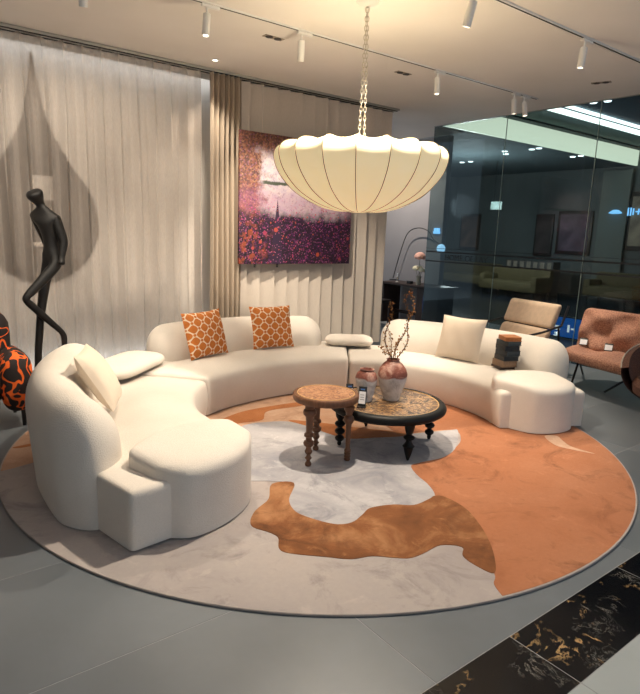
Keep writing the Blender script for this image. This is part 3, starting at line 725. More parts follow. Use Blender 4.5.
o = bpy.data.objects.new('bulb_light', l); link(o, pl); o.location = (0, 0, -1.12)
M_CHAIN = simple('pale_chain_metal', srgb(206, 198, 182), .35, .05, metal=.5)
bm = bmesh.new()
tube(bm, [(.010*math.cos(a), 0, .021*math.sin(a)) for a in [2*math.pi*k/14 for k in range(14)]], .0028, 5, closed=True); l0 = obj('chain_link', bm, M_CHAIN, pl)
nl = 30; first = True
for s_ in (-1, 1):
    for k in range(nl):
        z_ = -.05-(k+.5)*.0318; x_ = s_*(.004+.016*k/nl); o = l0 if first else inst(l0, 'chain_link', pl); first = False
        o.location = (x_*.79, -x_*.61, z_); o.rotation_euler = (0, 0, R(-38)+(k % 2)*R(90))

# ================================================================ CEILING LIGHTS
M_GLOW = simple('lamp_lens', (1, .9, .75), .4, 0, emit=(1, .9, .74), es=4)
def track(label, y, x0, x1):
    e = empty('light_track', ((x0+x1)/2, y, CEIL), label=label, cat='light track', group='ceiling light tracks'); L = x1-x0
    rl = bx('rail', (0, 0, -.006), (L, .042, .012), M_WHITEP, e, .001)
    bx('slot', (0, 0, -.0125), (L-.02, .014, .003), M_DARKS, rl, 0)
    return e
track('white ceiling light track above the middle of the sofa', 4.45, -.6, 6.66)
track('white ceiling light track near the top right of the picture', 2.92, -.6, 6.9)
def track_spot(label, x, y, target, energy, size, color=WARM, blend=.6, tilt=True, rad=.03):
    e = empty('track_spotlight', (x, y, CEIL-.014), label=label, cat='spotlight', group='white track spotlights')
    bx('adaptor', (.03, 0, -.012), (.15, .034, .022), M_WHITEP, e, .003)
    bm = bmesh.new(); lathe(bm, [(0, -.02), (.009, -.02), (.009, -.075), (0, -.075)], 12, cap=False); obj('stem', bm, M_WHITEP, e)
    d = (Vector(target)-Vector((x, y, CEIL-.15))).normalized()
    d2 = Vector((d.x*.45, d.y*.45, -1)).normalized() if tilt else Vector((0, 0, -1))
    rot = d2.to_track_quat('-Z', 'Y').to_matrix()
    bm = bmesh.new(); lathe(bm, [(0, 0), (.026, 0), (.03, -.004), (.03, -.165), (.024, -.165), (.022, -.150), (0, -.150)], 24, cap=False)
    bmesh.ops.rotate(bm, cent=(0, 0, 0), matrix=rot, verts=bm.verts); bmesh.ops.translate(bm, vec=(0, 0, -.068), verts=bm.verts); obj('head', bm, M_WHITEP, e)
    bm = bmesh.new(); lathe(bm, [(0, -.152), (.02, -.152), (.02, -.156), (0, -.156)], 20, cap=False)
    bmesh.ops.rotate(bm, cent=(0, 0, 0), matrix=rot, verts=bm.verts); bmesh.ops.translate(bm, vec=(0, 0, -.068), verts=bm.verts); obj('lens', bm, M_GLOW, e)
    tip = Vector((x, y, CEIL-.014-.068))+d2*.19
    spot('spot_beam', tip, target, energy, size, blend, color, rad, e)
E_ = 1.15
track_spot('white track spotlight nearest the sheer curtain, above the sculpture side', 2.225, 4.45, (1.5, 3.9, .4), 115*E_, 66)
track_spot('white track spotlight just left of the pendant chain', 3.12, 4.45, (4.15, 6.15, 1.1), 250*E_, 66)
track_spot('lit white track spotlight right of the pendant chain', 4.86, 4.45, (4.3, 3.7, .3), 170*E_, 70)
track_spot('left one of the paired white spotlights at the track end', 6.20, 4.45, (6.3, 4.1, .6), 80*E_, 60)
track_spot('right one of the paired white spotlights at the track end', 6.40, 4.45, (6.4, 3.0, .4), 170*E_, 56)
track_spot('white track spotlight on the near track at upper right', 4.98, 2.92, (4.3, 3.3, 0), 130*E_, 60)
# further heads out of view; those labelled added only bring extra light
track_spot('white track spotlight straight above the small side table', 2.62, 2.92, (2.3, 3.0, 0), 300*E_, 105, rad=.025)
track_spot('added white track spotlight above the near end of the left sofa module', 1.55, 2.92, (1.0, 3.4, .2), 24*E_, 90)
track_spot('white track spotlight shining on the sculpture from the left', .2, 2.92, (1.2, 5.6, 1.1), 120*E_, 42)
track_spot('added white track spotlight washing the sheer curtain, left of the frame', .0, 4.45, (.9, 6.2, 1.3), 75*E_, 105)  # unseen head added to brighten the sheer curtain
track_spot('added white track spotlight washing the sheer curtain above the drop window', 1.3, 4.45, (1.9, 6.2, 1.3), 75*E_, 105)
track_spot('added white track spotlight above the pendant lamp side of the rug', 3.5, 2.92, (3.1, 4.8, .3), 270*E_, 80)
def twin_vent(label, x, y, rz):
    e = empty('recessed_downlight', (x, y, CEIL), rz, label, 'downlight', 'unlit recessed downlights')
    bx('plate', (0, 0, -.002), (.20, .07, .005), simple('dim_plate', srgb(150, 140, 128), .6), e, .001)
    for s_ in (-.045, .045):
        bm = bmesh.new(); lathe(bm, [(0, -.008), (.033, -.008), (.036, -.003), (0, -.003)], 20, cap=False); obj('aperture', bm, M_DARKS, e, loc=(s_, 0, 0))
twin_vent('dark twin recessed downlight left of the pendant chain', 3.05, 4.79, 0)
twin_vent('dark twin recessed downlight right of the pendant chain', 4.70, 4.80, 0)
twin_vent('dark twin recessed downlight above the glass partition', 6.47, 3.55, R(-70))
e = empty('downlight', (3.0, 5.815, CEIL), label='small lit round downlight beside the curtain rail', cat='downlight')
bm = bmesh.new(); lathe(bm, [(.028, -.004), (.045, -.006), (.048, 0)], 28, cap=False); obj('bezel', bm, M_WHITEP, e)
bm = bmesh.new(); lathe(bm, [(0, -.003), (.03, -.003), (.03, -.001), (0, -.001)], 24, cap=False); obj('lens', bm, M_GLOW, e)
e2 = empty('downlight', (7.0, 7.7, CEIL), label='added round downlight in the passage ceiling above the console', cat='downlight')  # downlight added to brighten the dark passage wall
bm = bmesh.new(); lathe(bm, [(.028, -.004), (.045, -.006), (.048, 0)], 28, cap=False); obj('bezel', bm, M_WHITEP, e2)
bm = bmesh.new(); lathe(bm, [(0, -.003), (.03, -.003), (.03, -.001), (0, -.001)], 24, cap=False); obj('lens', bm, M_GLOW, e2)
spot('downlight_beam', (7.0, 7.7, CEIL-.02), (7.8, 7.6, 1.0), 170, 130, .8, NEUT, .03, e2)
spot('downlight_beam', (3.0, 5.815, CEIL-.02), (3.0, 5.85, 0), 70*E_, 95, .7, WARM, .03, e)

# ================================================================ PAINTING
t = NT('garden_painting'); v = t.coord('Generated'); s = t.n('ShaderNodeSeparateXYZ'); t.set(s.inputs[0], v); X_, Z_ = s.outputs[0], s.outputs[2]
vo_ = t.coord('Object'); n1 = t.noise(5, vo_, 5, .7); n2 = t.noise(26, vo_, 4, .7); n3 = t.noise(11, vo_, 5, .65)
def vor(sc, off):
    x = t.n('ShaderNodeTexVoronoi', feature='F1'); x.inputs['Scale'].default_value = sc; t.set(x.inputs['Vector'], t.coord('Object', (1, 1, 1), (0, 0, 0), (off, off, off*1.7))); return x
# pale sky, orange-brown foliage, dark violet meadow
def speck(sc, off, stops):
    x = vor(sc, off); r_ = t.n('ShaderNodeSeparateColor', i_0=x.outputs['Color']).outputs[0]
    return t.ramp(r_, stops, 'CONSTANT')
sky = t.ramp(n3, [(.25, srgb(156, 118, 138)), (.40, srgb(196, 180, 176)), (.6, srgb(166, 158, 172)), (.8, srgb(200, 176, 158))])
sky = t.mix(t.math('MULTIPLY', t.ramp(n2, [(.55, (0,)*3), (.62, (1,)*3)]), .5), sky, srgb(110, 92, 110))
fol = speck(58, 1.3, [(0, srgb(44, 24, 30)), (.22, srgb(110, 56, 46)), (.42, srgb(130, 80, 54)), (.58, srgb(70, 38, 48)), (.74, srgb(150, 110, 84)), (.88, srgb(128, 80, 110))])
fol = t.mix(.45, fol, t.ramp(n2, [(.3, srgb(40, 24, 28)), (.55, srgb(112, 68, 50)), (.75, srgb(156, 116, 92))]))
mead = speck(64, 4.1, [(0, srgb(16, 9, 20)), (.35, srgb(38, 18, 42)), (.62, srgb(70, 30, 74)), (.80, srgb(24, 16, 32)), (.93, srgb(128, 50, 96))])
dX = t.math('ABSOLUTE', t.math('SUBTRACT', X_, .58)); zz = t.math('ADD', Z_, t.math('MULTIPLY', t.math('SUBTRACT', n1, .5), .22))
fm = t.math('MAXIMUM', t.ramp(t.math('ADD', dX, t.math('MULTIPLY', t.math('SUBTRACT', n1, .5), .5)), [(.34, (0,)*3), (.44, (1,)*3)]), t.ramp(zz, [(.80, (0,)*3), (.90, (1,)*3)]))
c = t.mix(fm, sky, fol)
pinkband = t.ramp(zz, [(.36, (0,)*3), (.44, (1,)*3), (.52, (1,)*3), (.64, (0,)*3)])
c = t.mix(t.math('MULTIPLY', pinkband, .32), c, t.ramp(n3, [(.3, srgb(110, 58, 124)), (.6, srgb(176, 110, 140))]))
c = t.mix(t.ramp(zz, [(.36, (1,)*3), (.44, (0,)*3)]), c, mead)
gs = t.math('MULTIPLY', t.ramp(t.math('ABSOLUTE', t.math('SUBTRACT', t.math('ADD', Z_, t.math('MULTIPLY', n3, .04)), .655)), [(.010, (1,)*3), (.016, (0,)*3)]), t.ramp(X_, [(.16, (0,)*3), (.2, (1,)*3), (.9, (1,)*3), (.94, (0,)*3)]))
c = t.mix(gs, c, srgb(60, 66, 52))
spire = t.ramp(t.math('ADD', t.math('MULTIPLY', t.math('ABSOLUTE', t.math('SUBTRACT', X_, .31)), 9.0), Z_), [(.50, (1,)*3), (.53, (0,)*3)])
c = t.mix(spire, c, srgb(44, 28, 54))
for sc, off, thr, cols, zr in ((22, 0, .20, (srgb(170, 64, 112), srgb(176, 84, 44)), (.02, .44)), (34, 3.1, .18, (srgb(150, 56, 132), srgb(190, 130, 140)), (.0, .50)), (9, 7.7, .26, (srgb(172, 76, 44), srgb(150, 50, 90)), (.0, .42)), (40, 5.3, .16, (srgb(184, 124, 84), srgb(66, 30, 44)), (.55, 1.0))):
    x = vor(sc, off); cc = t.n('ShaderNodeSeparateColor', i_0=x.outputs['Color'])
    dot = t.math('MULTIPLY', t.ramp(x.outputs['Distance'], [(thr, (1,)*3), (thr+.06, (0,)*3)]), t.ramp(cc.outputs[1], [(.60, (0,)*3), (.64, (1,)*3)]))
    dot = t.math('MULTIPLY', dot, t.ramp(Z_, [(zr[0], (1,)*3), (zr[1], (1,)*3), (min(1, zr[1]+.06), (0,)*3)]) if zr[0] < .3 else t.math('MULTIPLY', fm, 1.0))
    c = t.mix(dot, c, t.mix(cc.outputs[0], cols[0], cols[1]))
warm = t.math('MULTIPLY', t.ramp(X_, [(.1, (1,)*3), (.3, (0,)*3)]), t.ramp(zz, [(.2, (1,)*3), (.5, (0,)*3)]))
c = t.mix(t.math('MULTIPLY', t.math('MULTIPLY', warm, t.ramp(n3, [(.5, (0,)*3), (.58, (1,)*3)])), .6), c, srgb(168, 80, 42))
t.base(c); t.rough(.55); t.bump(n2, .2, .004); M_PAINT = t.m
pt = empty('wall_painting', (4.27, 6.06, 1.20), label='large square purple and orange garden painting hanging before the drapes', cat='painting')
bx('canvas', (0, 0, .752), (1.69, .036, 1.505), M_PAINT, pt, .003)
bx('stretcher_frame', (0, .024, .752), (1.66, .014, 1.47), simple('raw_pine', srgb(120, 96, 72), .8), pt, .002)
for x in (-.62, -.30): bx('hanging_clip', (x, 0, -.02), (.02, .012, .045), M_DARKS, pt, .002)
for x in (-.5, .5):
    bm = bmesh.new(); tube(bm, [(x, .02, 1.48), (x, .10, 2.06)], .0015, 5); obj('hanging_wire', bm, M_ALU, pt)

# ================================================================ SCULPTURE
M_BRONZE = simple('blackened_bronze', srgb(20, 18, 17), .55, .35, 12, .5, 45, spec=.4)
sc_ = empty('figure_sculpture', (1.09, 5.55, 0), label='tall thin black figure sculpture standing on one leg by the curtain', cat='sculpture')
def skin(name, pts, edges, radii, parent, origin):
    me = bpy.data.meshes.new(name); me.from_pydata([tuple(Vector(p)-Vector(origin)) for p in pts], edges, [])
    o = bpy.data.objects.new(name, me); COL.objects.link(o)
    md = o.modifiers.new('skin', 'SKIN'); md.use_smooth_shade = True
    for i, r_ in enumerate(radii):
        sv = me.skin_vertices[0].data[i]; sv.radius = r_ if isinstance(r_, tuple) else (r_, r_)
    me.skin_vertices[0].data[0].use_root = True
    ss = o.modifiers.new('sub', 'SUBSURF'); ss.levels = 2; ss.render_levels = 2
    bpy.context.view_layer.update()
    dg = bpy.context.evaluated_depsgraph_get(); m2 = bpy.data.meshes.new_from_object(o.evaluated_get(dg)); bpy.data.objects.remove(o)
    m2.materials.clear(); m2.materials.append(M_BRONZE); m2.shade_smooth()
    q = bpy.data.objects.new(name, m2); link(q, parent); return q
Y0 = 5.55
pts = [(1.275, Y0, 1.29),            # 0 pelvis
       (1.268, Y0, 1.45),            # 1 waist
       (1.245, Y0, 1.58),            # 2 chest
       (1.228, Y0, 1.675),           # 3 upper chest
       (1.205, Y0, 1.735),           # 4 neck
       (1.185, Y0, 1.775),           # 5 skull base
       (1.158, Y0-.01, 1.825),       # 6 skull
       (1.135, Y0-.02, 1.868),       # 7 crown
       (1.300, Y0-.07, 1.63),        # 8 near shoulder
       (1.350, Y0-.10, 1.44),        # 9 near elbow
       (1.318, Y0-.12, 1.30),        # 10 near wrist
       (1.31, Y0-.15, 1.24),         # 11 near hand
       (1.170, Y0+.09, 1.655),       # 12 far shoulder
       (1.255, Y0+.13, 1.44),        # 13 far elbow
       (1.27, Y0+.10, 1.30),         # 14 far wrist
       (1.30, Y0-.06, 1.255),        # 15 near hip
       (1.15, Y0-.10, 1.10),         # 16 mid thigh
       (1.005, Y0-.12, .955),        # 17 raised knee
       (1.15, Y0-.08, .80),          # 18 mid calf
       (1.300, Y0-.06, .645),        # 19 ankle
       (1.325, Y0-.05, .60),         # 20 heel
       (1.318, Y0-.07, .47),         # 21 toe
       (1.245, Y0+.05, 1.245),       # 22 far hip
       (1.195, Y0+.03, 1.02),        # 23 standing thigh
       (1.150, Y0, .80),             # 24 standing knee
       (1.115, Y0, .50),             # 25 calf
       (1.085, Y0, .08),             # 26 standing ankle
       (1.03, Y0-.02, .025)]         # 27 standing toe
edges = [(0, 1), (1, 2), (2, 3), (3, 4), (4, 5), (5, 6), (6, 7), (3, 8), (8, 9), (9, 10), (10, 11), (3, 12), (12, 13), (13, 14), (0, 15), (15, 16), (16, 17), (17, 18), (18, 19), (19, 20), (20, 21), (0, 22), (22, 23), (23, 24), (24, 25), (25, 26), (26, 27)]
rad = [(1.2 if k_ < 15 else 1.0)*q if not isinstance(q, tuple) else (q[0]*1.2, q[1]*1.2) for k_, q in enumerate((.066, (.068, .055), (.088, .062), (.080, .052), .024, .040, (.078, .068), (.064, .058), .042, .033, .024, .026, .042, .03, .022, .056, .047, .036, .034, .026, .03, .022, .055, .046, .036, .033, .026, .022))]
skin('figure', pts, edges, rad, sc_, (1.09, 5.55, 0))
bm = bmesh.new(); lathe(bm, [(0, 0), (.16, 0), (.16, .016), (.155, .02), (0, .02)], 40, cap=False); obj('base_plate', bm, M_BRONZE, sc_)

# ================================================================ CHAIRS
t = NT('orange_black_print'); v = t.coord('Object'); n = t.noise(8, v, 1, .5, .5)
f = t.math('ABSOLUTE', t.math('SUBTRACT', n, .5)); n_b = t.noise(13, v, 2, .5, .6); f2 = t.math('ABSOLUTE', t.math('SUBTRACT', n_b, .52))
m_ = t.math('MAXIMUM', t.ramp(f, [(.030, (1,)*3), (.036, (0,)*3)]), 0.0)
t.base(t.mix(m_, srgb(30, 20, 18), srgb(226, 96, 24))); t.rough(.8); M_PRINT = t.m
ac = empty('patterned_armchair', (.42, 5.12, 0), label='black armchair with orange swirl print cut off by the left edge', cat='armchair')
def pf(name, f, b, z0, z1, r, m, p, warp=None, n=(20, 12, 10)):
    bm = bmesh.new(); o3 = p.location; ff = [(x-o3.x, y-o3.y) for x, y in f]; bb = [(x-o3.x, y-o3.y) for x, y in b]
    puff(bm, ff, bb, z0, z1, r, n, warp); return obj(name, bm, m, p)
pf('arm', [(.70, 4.86), (.72, 5.1), (.72, 5.38)], [(.94, 4.88), (.95, 5.12), (.93, 5.38)], .12, .60, (.1, .11, .14), M_PRINT, ac)
pf('arm', [(-.08, 4.86), (-.08, 5.1), (-.08, 5.38)], [(.14, 4.86), (.14, 5.1), (.14, 5.38)], .12, .60, (.1, .1, .14), M_PRINT, ac)
pf('seat', [(.15, 4.84), (.69, 4.84)], [(.15, 5.3), (.69, 5.3)], .14, .43, (.06, .06, .06), M_PRINT, ac)
pf('backrest', [(-.02, 5.22), (.42, 5.2), (.86, 5.18)], [(-.02, 5.44), (.42, 5.46), (.84, 5.42)], .14, .90, (.14, .1, .16), M_PRINT, ac, lambda u, v, w: (u, v+.1*(w-.4), w))
for x, y in ((.0, 4.93), (.86, 4.95), (.0, 5.36), (.86, 5.34)):
    bm = bmesh.new(); lathe(bm, [(0, 0), (.014, 0), (.02, .13), (0, .13)], 12, cap=False); obj('leg', bm, M_BLACK, ac, loc=(x-.42, y-5.12, 0))

t = NT('terracotta_tweed'); v = t.coord('Object'); n = t.noise(75, v, 3, .8); t.base(t.ramp(n, [(.3, srgb(120, 80, 64)), (.5, srgb(178, 128, 106)), (.7, srgb(214, 166, 140))])); t.rough(.95); t.bump(n, .4, .005); M_TWEED = t.m
t = NT('dark_brown_tweed'); v = t.coord('Object'); n = t.noise(130, v, 3, .8); t.base(t.ramp(n, [(.3, srgb(66, 44, 38)), (.5, srgb(98, 66, 54)), (.7, srgb(136, 96, 78))])); t.rough(.95); t.bump(n, .4, .005); M_TWEED2 = t.m
wc = empty('wide_lounge_chair', (6.3, 2.95, 0), label='wide tufted terracotta tweed lounge chair with two tags on its seat', cat='armchair')
def tuft(u, v, w):
    if w > .5: w += .22*math.cos(2*math.pi*2*u)*math.cos(math.pi*(v-.5))*(w-.5)*2
    return u, v, w
def tuftb(u, v, w):
    if v < .5: v -= .38*math.cos(2*math.pi*2*u)*math.cos(3*math.pi*(w-.5))*(.5-v)*2
    return u, v+1.05*(w-.3), w
pf('seat', [(6.10, 3.44), (5.92, 2.95), (5.80, 2.40)], [(6.60, 3.48), (6.56, 2.95), (6.52, 2.40)], .29, .415, (.08, .06, .05), M_TWEED, wc, tuft, (32, 20, 8))
pf('backrest', [(6.50, 3.50), (6.46, 2.95), (6.42, 2.40)], [(6.64, 3.52), (6.60, 2.95), (6.56, 2.40)], .34, .84, (.08, .06, .08), M_TWEED, wc, tuftb, (32, 10, 20))
def bars(name, L, r_, m, p):
    o3 = Vector(p.location)
    for q in L:
        bm = bmesh.new(); tube(bm, [Vector(a)-o3 for a in q], r_, 8); obj(name, bm, m, p)
bars('leg', [[(6.28, 3.32, .30), (6.80, 3.52, .012)], [(6.30, 3.32, .30), (5.98, 3.22, .012)], [(6.15, 2.55, .30), (6.60, 2.62, .012)], [(6.45, 2.66, .30), (6.16, 2.93, .012)]], .012, M_BLACK, wc)
bars('rail', [[(6.28, 3.32, .30), (6.15, 2.55, .30)], [(6.28, 3.38, .29), (6.45, 2.60, .29)]], .014, M_BLACK, wc)
def flat_tag(label, loc, rz):
    e = empty('seat_tag', loc, rz, label, 'price tag', 'tags on the wide lounge chair')
    rot = Matrix.Rotation(R(-52), 3, 'X'); hd = bx('holder', (0, 0, .042), (.085, .008, .11), M_TAGBLK, e, .002, rot)
    nr = rot @ Vector((0, -1, 0)); up = rot @ Vector((0, 0, 1)); bx('label_card', Vector((0, 0, .042))+nr*.005-up*.01, (.074, .002, .078), M_LABEL, hd, 0, rot)
flat_tag('white tag in black holder on the terracotta seat, left of two', (6.42, 3.36, .432), R(-68))
flat_tag('white tag in black holder on the terracotta seat, right of two', (6.34, 3.03, .432), R(-68))

rc = empty('tub_chair', (5.41, 1.88, 0), label='dark brown tweed tub chair with pale piping cut off by right edge', cat='armchair')
def bowl_bm(r0, r1, a0, a1, top):
    bm = bmesh.new(); rows = []
    N = 40
    for k in range(N+1):
        a = a0+(a1-a0)*k/N; h = top(k/N); col_ = []
        for i in range(13):
            s_ = i/12; r_ = r0+(r1-r0)*math.sin(s_*math.pi/2)**.7
            col_.append((r_*math.cos(a), r_*math.sin(a), .24+(h-.24)*s_**1.3))
        for i in range(12, -1, -1):
            s_ = i/12; r_ = (r0+(r1-r0)*math.sin(s_*math.pi/2)**.7)-.06
            col_.append((max(.02, r_)*math.cos(a), max(.02, r_)*math.sin(a), .28+(h-.26)*s_**1.3))
        rows.append([bm.verts.new(p) for p in col_])
    for A_, B_ in zip(rows, rows[1:]):
        for i in range(len(A_)-1): bm.faces.new((A_[i], B_[i], B_[i+1], A_[i+1]))
    return bm, rows
topf = lambda q: .52+.30*math.sin(math.pi*q)**.8
bm, rows = bowl_bm(.22, .52, R(-170), R(120), topf); pip = [r_[12].co.copy() for r_ in rows]; obj('shell', bm, M_TWEED2, rc)
bm = bmesh.new(); tube(bm, [p+Vector((0, 0, .005)) for p in pip], .006, 6); obj('piping', bm, simple('pale_piping', srgb(190, 176, 160), .7), rc)
bm = bmesh.new(); lathe(bm, [(0, .28), (.34, .28), (.41, .33), (.42, .40), (.38, .45), (0, .47)], 40, cap=False); obj('seat', bm, M_TWEED2, rc)
bm = bmesh.new(); lathe(bm, [(0, .03), (.02, .03), (.02, .24), (.12, .25), (.12, .29), (0, .29)], 20, cap=False); obj('column', bm, M_BLACK, rc)
for k in range(4):
    a = R(45+90*k+12); bm = bmesh.new(); tube(bm, [(0, 0, .05), (.33*math.cos(a), .33*math.sin(a), .014)], .013, 8); obj('foot', bm, simple('polished_steel', srgb(190, 190, 188), .25, .05, metal=.9), rc)

M_BEIGE = simple('beige_ribbed_fabric', srgb(204, 180, 156), .9, .08, 20, .35, 150, spec=.15)
hc = empty('high_back_chair', (6.3, 4.12, 0), label='beige high back lounge chair with black frame behind the right sofa', cat='armchair')
def leanw(k): return lambda u, v, w: (u, v+k*(w-.3), w)
pf('head_cushion', [(6.58, 4.56), (6.52, 4.17), (6.44, 3.78)], [(6.67, 4.55), (6.61, 4.16), (6.53, 3.77)], .55, .84, (.03, .04, .04), M_BEIGE, hc, leanw(1.3), (24, 8, 14))
pf('back_cushion', [(6.46, 4.56), (6.40, 4.18), (6.32, 3.80)], [(6.56, 4.55), (6.50, 4.17), (6.42, 3.79)], .34, .54, (.05, .04, .05), M_BEIGE, hc, leanw(.9), (24, 8, 12))
pf('seat', [(5.98, 4.60), (5.92, 4.24), (5.84, 3.88)], [(6.50, 4.52), (6.44, 4.16), (6.36, 3.80)], .30, .42, (.06, .06, .05), M_BEIGE, hc, None, (24, 16, 8))
bars('frame_rail', [[(6.02, 4.66, .50), (6.30, 4.60, .54), (6.68, 4.56, .60), (6.76, 4.54, .84)], [(5.90, 3.80, .50), (6.20, 3.74, .54), (6.50, 3.70, .60), (6.58, 3.68, .84)]], .014, M_BLACK, hc)
bars('leg', [[(6.02, 4.66, .50), (5.94, 4.62, .012)], [(5.90, 3.80, .50), (5.84, 3.84, .012)], [(6.60, 4.57, .58), (6.72, 4.50, .012)], [(6.46, 3.71, .58), (6.60, 3.72, .012)]], .013, M_BLACK, hc)
bars('crossbar', [[(6.02, 4.6, .30), (5.9, 3.86, .30)], [(6.62, 4.54, .36), (6.50, 3.72, .36)]], .012, M_BLACK, hc)

# ================================================================ PASSAGE FURNITURE
M_DWOOD = wood_mat('dark_walnut', srgb(44, 32, 28), srgb(66, 48, 40))
cn = empty('console_table', (7.72, 7.2, 0), label='dark wooden console table against the grey wall', cat='table')
bx('table_top', (0, 0, .735), (.50, 1.46, .04), M_DWOOD, cn, .006)
bx('panel_leg', (0, -.42, .357), (.40, .50, .714), M_DWOOD, cn, .006); bx('panel_leg', (0, .66, .357), (.44, .05, .714), M_DWOOD, cn, .006)
bx('stretcher', (.1, .1, .2), (.04, 1.08, .06), M_DWOOD, cn, .004)
dc = empty('dining_chair', (7.10, 7.62, 0), R(10), 'dark wooden chair half hidden by the drape edge', 'chair')
bx('seat', (0, 0, .44), (.42, .42, .05), simple('dark_leather', srgb(36, 30, 28), .5), dc, .012)
for sx_ in (-1, 1):
    for sy_ in (-1, 1): bx('leg', (sx_*.18, sy_*.18, .21), (.035, .035, .42), M_DWOOD, dc, .004)
for sy_ in (-1, 1): bx('back_post', (-.19, sy_*.18, .67), (.035, .035, .42), M_DWOOD, dc, .004)
bx('top_rail', (-.19, 0, .84), (.03, .40, .10), M_DWOOD, dc, .008); bx('mid_rail', (-.19, 0, .66), (.025, .36, .05), M_DWOOD, dc, .006)
TZ = .756
fv = empty('flower_vase', (7.58, 7.06, TZ), label='small glass vase with white flowers and a pink bloom on the console', cat='vase')
bm = bmesh.new(); lathe(bm, [(0, 0), (.045, 0), (.05, .02), (.038, .10), (.05, .15), (.046, .15), (.034, .1), (.04, .02), (0, .015)], 20, cap=False); obj('body', bm, simple('milky_glass', srgb(170, 165, 150), .15, .05), fv)
rr = random.Random(3)
M_GREEN = simple('leaf_green', srgb(70, 84, 50), .7, .2); M_PINK = simple('pink_petal', srgb(238, 180, 160), .7, .1); M_CREAM = simple('cream_petal', srgb(232, 222, 190), .7, .08)
def bloom(c, r_, m):
    bm = bmesh.new()
    for k in range(14):
        a = k*2.4; e_ = .25+.75*(k/14); d = Vector((math.cos(a)*e_, math.sin(a)*e_, 1.1-e_*.8)).normalized()
        bmesh.ops.create_uvsphere(bm, u_segments=8, v_segments=5, radius=1, matrix=Matrix.Translation(Vector(c)+d*r_*.6) @ d.to_track_quat('Z', 'Y').to_matrix().to_4x4() @ Matrix.Diagonal((r_*.5, r_*.42, r_*.28, 1)))
    obj('bloom', bm, m, fv); bm = bmesh.new(); tube(bm, [(0, 0, .05), (c[0]*.5, c[1]*.5, c[2]*.6), c], .004, 5); obj('stem', bm, M_GREEN, fv)
bloom((-.02, -.02, .46), .125, M_PINK); bloom((-.03, .04, .26), .085, M_CREAM); bloom((.0, -.06, .24), .075, M_CREAM); bloom((.02, .0, .29), .055, M_CREAM)
cs = empty('candlestick', (7.60, 7.60, TZ), label='small pale candlestick on the left end of the console', cat='candlestick')
bm = bmesh.new(); lathe(bm, [(0, 0), (.035, 0), (.035, .01), (.01, .02), (.012, .08), (.025, .09), (.025, .1), (0, .1)], 16, cap=False); obj('holder', bm, simple('pale_ceramic', srgb(190, 184, 178), .4), cs)
bm = bmesh.new(); lathe(bm, [(0, .1), (.011, .1), (.011, .16), (0, .165)], 12, cap=False); obj('candle', bm, M_LABEL, cs)
bb_ = empty('small_box', (7.60, 7.28, TZ), label='tiny black box on the console beside the flowers', cat='box')
bx('body', (0, 0, .02), (.07, .09, .04), M_TAGBLK, bb_); bx('lid', (0, 0, .044), (.074, .094, .01), M_TAGBLK, bb_)
al = empty('arc_lamp', (7.90, 7.99, TZ), label='slender black arc lamp curving over the console with a round bluish shade', cat='lamp')
k_ = 7.90/8.2
P = [(7.90, Y*k_, 1.6+(z_-1.6)*k_) for Y, z_ in ((8.321, .76), (8.147, 1.316), (7.988, 1.644), (7.737, 1.742), (7.483, 1.692), (7.322, 1.534), (7.162, 1.46))]
bm = bmesh.new(); o3 = Vector(al.location); tube(bm, [p-o3 for p in catmull(P, 6)], .008, 8); obj('arc', bm, M_BLACK, al)
bm = bmesh.new(); lathe(bm, [(0, 0), (.07, 0), (.07, .015), (0, .02)], 24, cap=False); obj('base', bm, M_BLACK, al, loc=(0, 7.99*0+P[0][1]-7.99, 0))
bm = bmesh.new(); bmesh.ops.create_uvsphere(bm, u_segments=24, v_segments=14, radius=.075); obj('globe', bm, simple('blue_white_glow', (.5, .75, 1), .4, 0, emit=(.35, .65, 1.0), es=2.2), al, loc=Vector(P[-1])-o3-Vector((0, .02, .07)))

# ================================================================ CORRIDOR CONTENTS
def picture(label, y, z, w, h, c, x=16.96):
    e = empty('framed_picture', (x, y, z), label=label, cat='picture', group='framed pictures across the corridor')
    bx('frame', (0, 0, 0), (.05, w, h), simple('dark_frame', srgb(48, 40, 36), .5), e, .01); bx('print', (-.03, 0, 0), (.01, w*.84, h*.84), simple('print_%d' % (int(y*10)), c, .6, .5, 3), e, 0)
picture('small brown framed picture across the corridor, nearest the arc lamp', 13.5, 1.8, .85, 1.25, srgb(104, 78, 62))
picture('narrow dark framed picture across the corridor, in the middle', 10.6, 1.75, .62, 1.3, srgb(60, 52, 50))
picture('wide dusky purple picture across the corridor beside the glass joint', 9.6, 1.85, 1.1, 1.3, srgb(96, 78, 92))
picture('tall pale framed picture at the far right of the corridor', 7.65, 2.2, .75, 1.6, srgb(150, 132, 112))
tag(bx('wall_panel', (16.9, 8.45, 1.9), (.08, .8, 3.4), simple('grey_green_panel', srgb(112, 120, 116), .7, .05, 1), None), kind='structure')
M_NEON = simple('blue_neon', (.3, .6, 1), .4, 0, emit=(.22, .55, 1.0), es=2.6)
ng = empty('neon_sign', (16.88, 8.25, 2.42), label='small blue neon sign glowing across the corridor at upper right', cat='sign')
bm = bmesh.new(); lathe(bm, [(0, 0), (.10, .0), (.20, .02), (.10, .10), (0, .12)], 20, cap=False); obj('emblem', bm, M_NEON, ng, loc=(0, .12, -.02))
for k, (dy, w_, h_) in enumerate(((-.22, .03, .22), (-.29, .03, .22), (-.36, .03, .18), (-.50, .16, .03), (-.50, .03, .16))): bx('stroke', (0, dy, .04), (.03, w_, h_), M_NEON, ng, .004)
cg = empty('crown_reflection', (7.984, 7.08, 1.67), label='small glowing blue crown shape standing in for a reflection at the glass edge', cat='sign')  # solid glowing crown added as a stand-in for a glass reflection
bx('crown_base', (0, 0, 0), (.03, .15, .05), M_NEON, cg, .01)
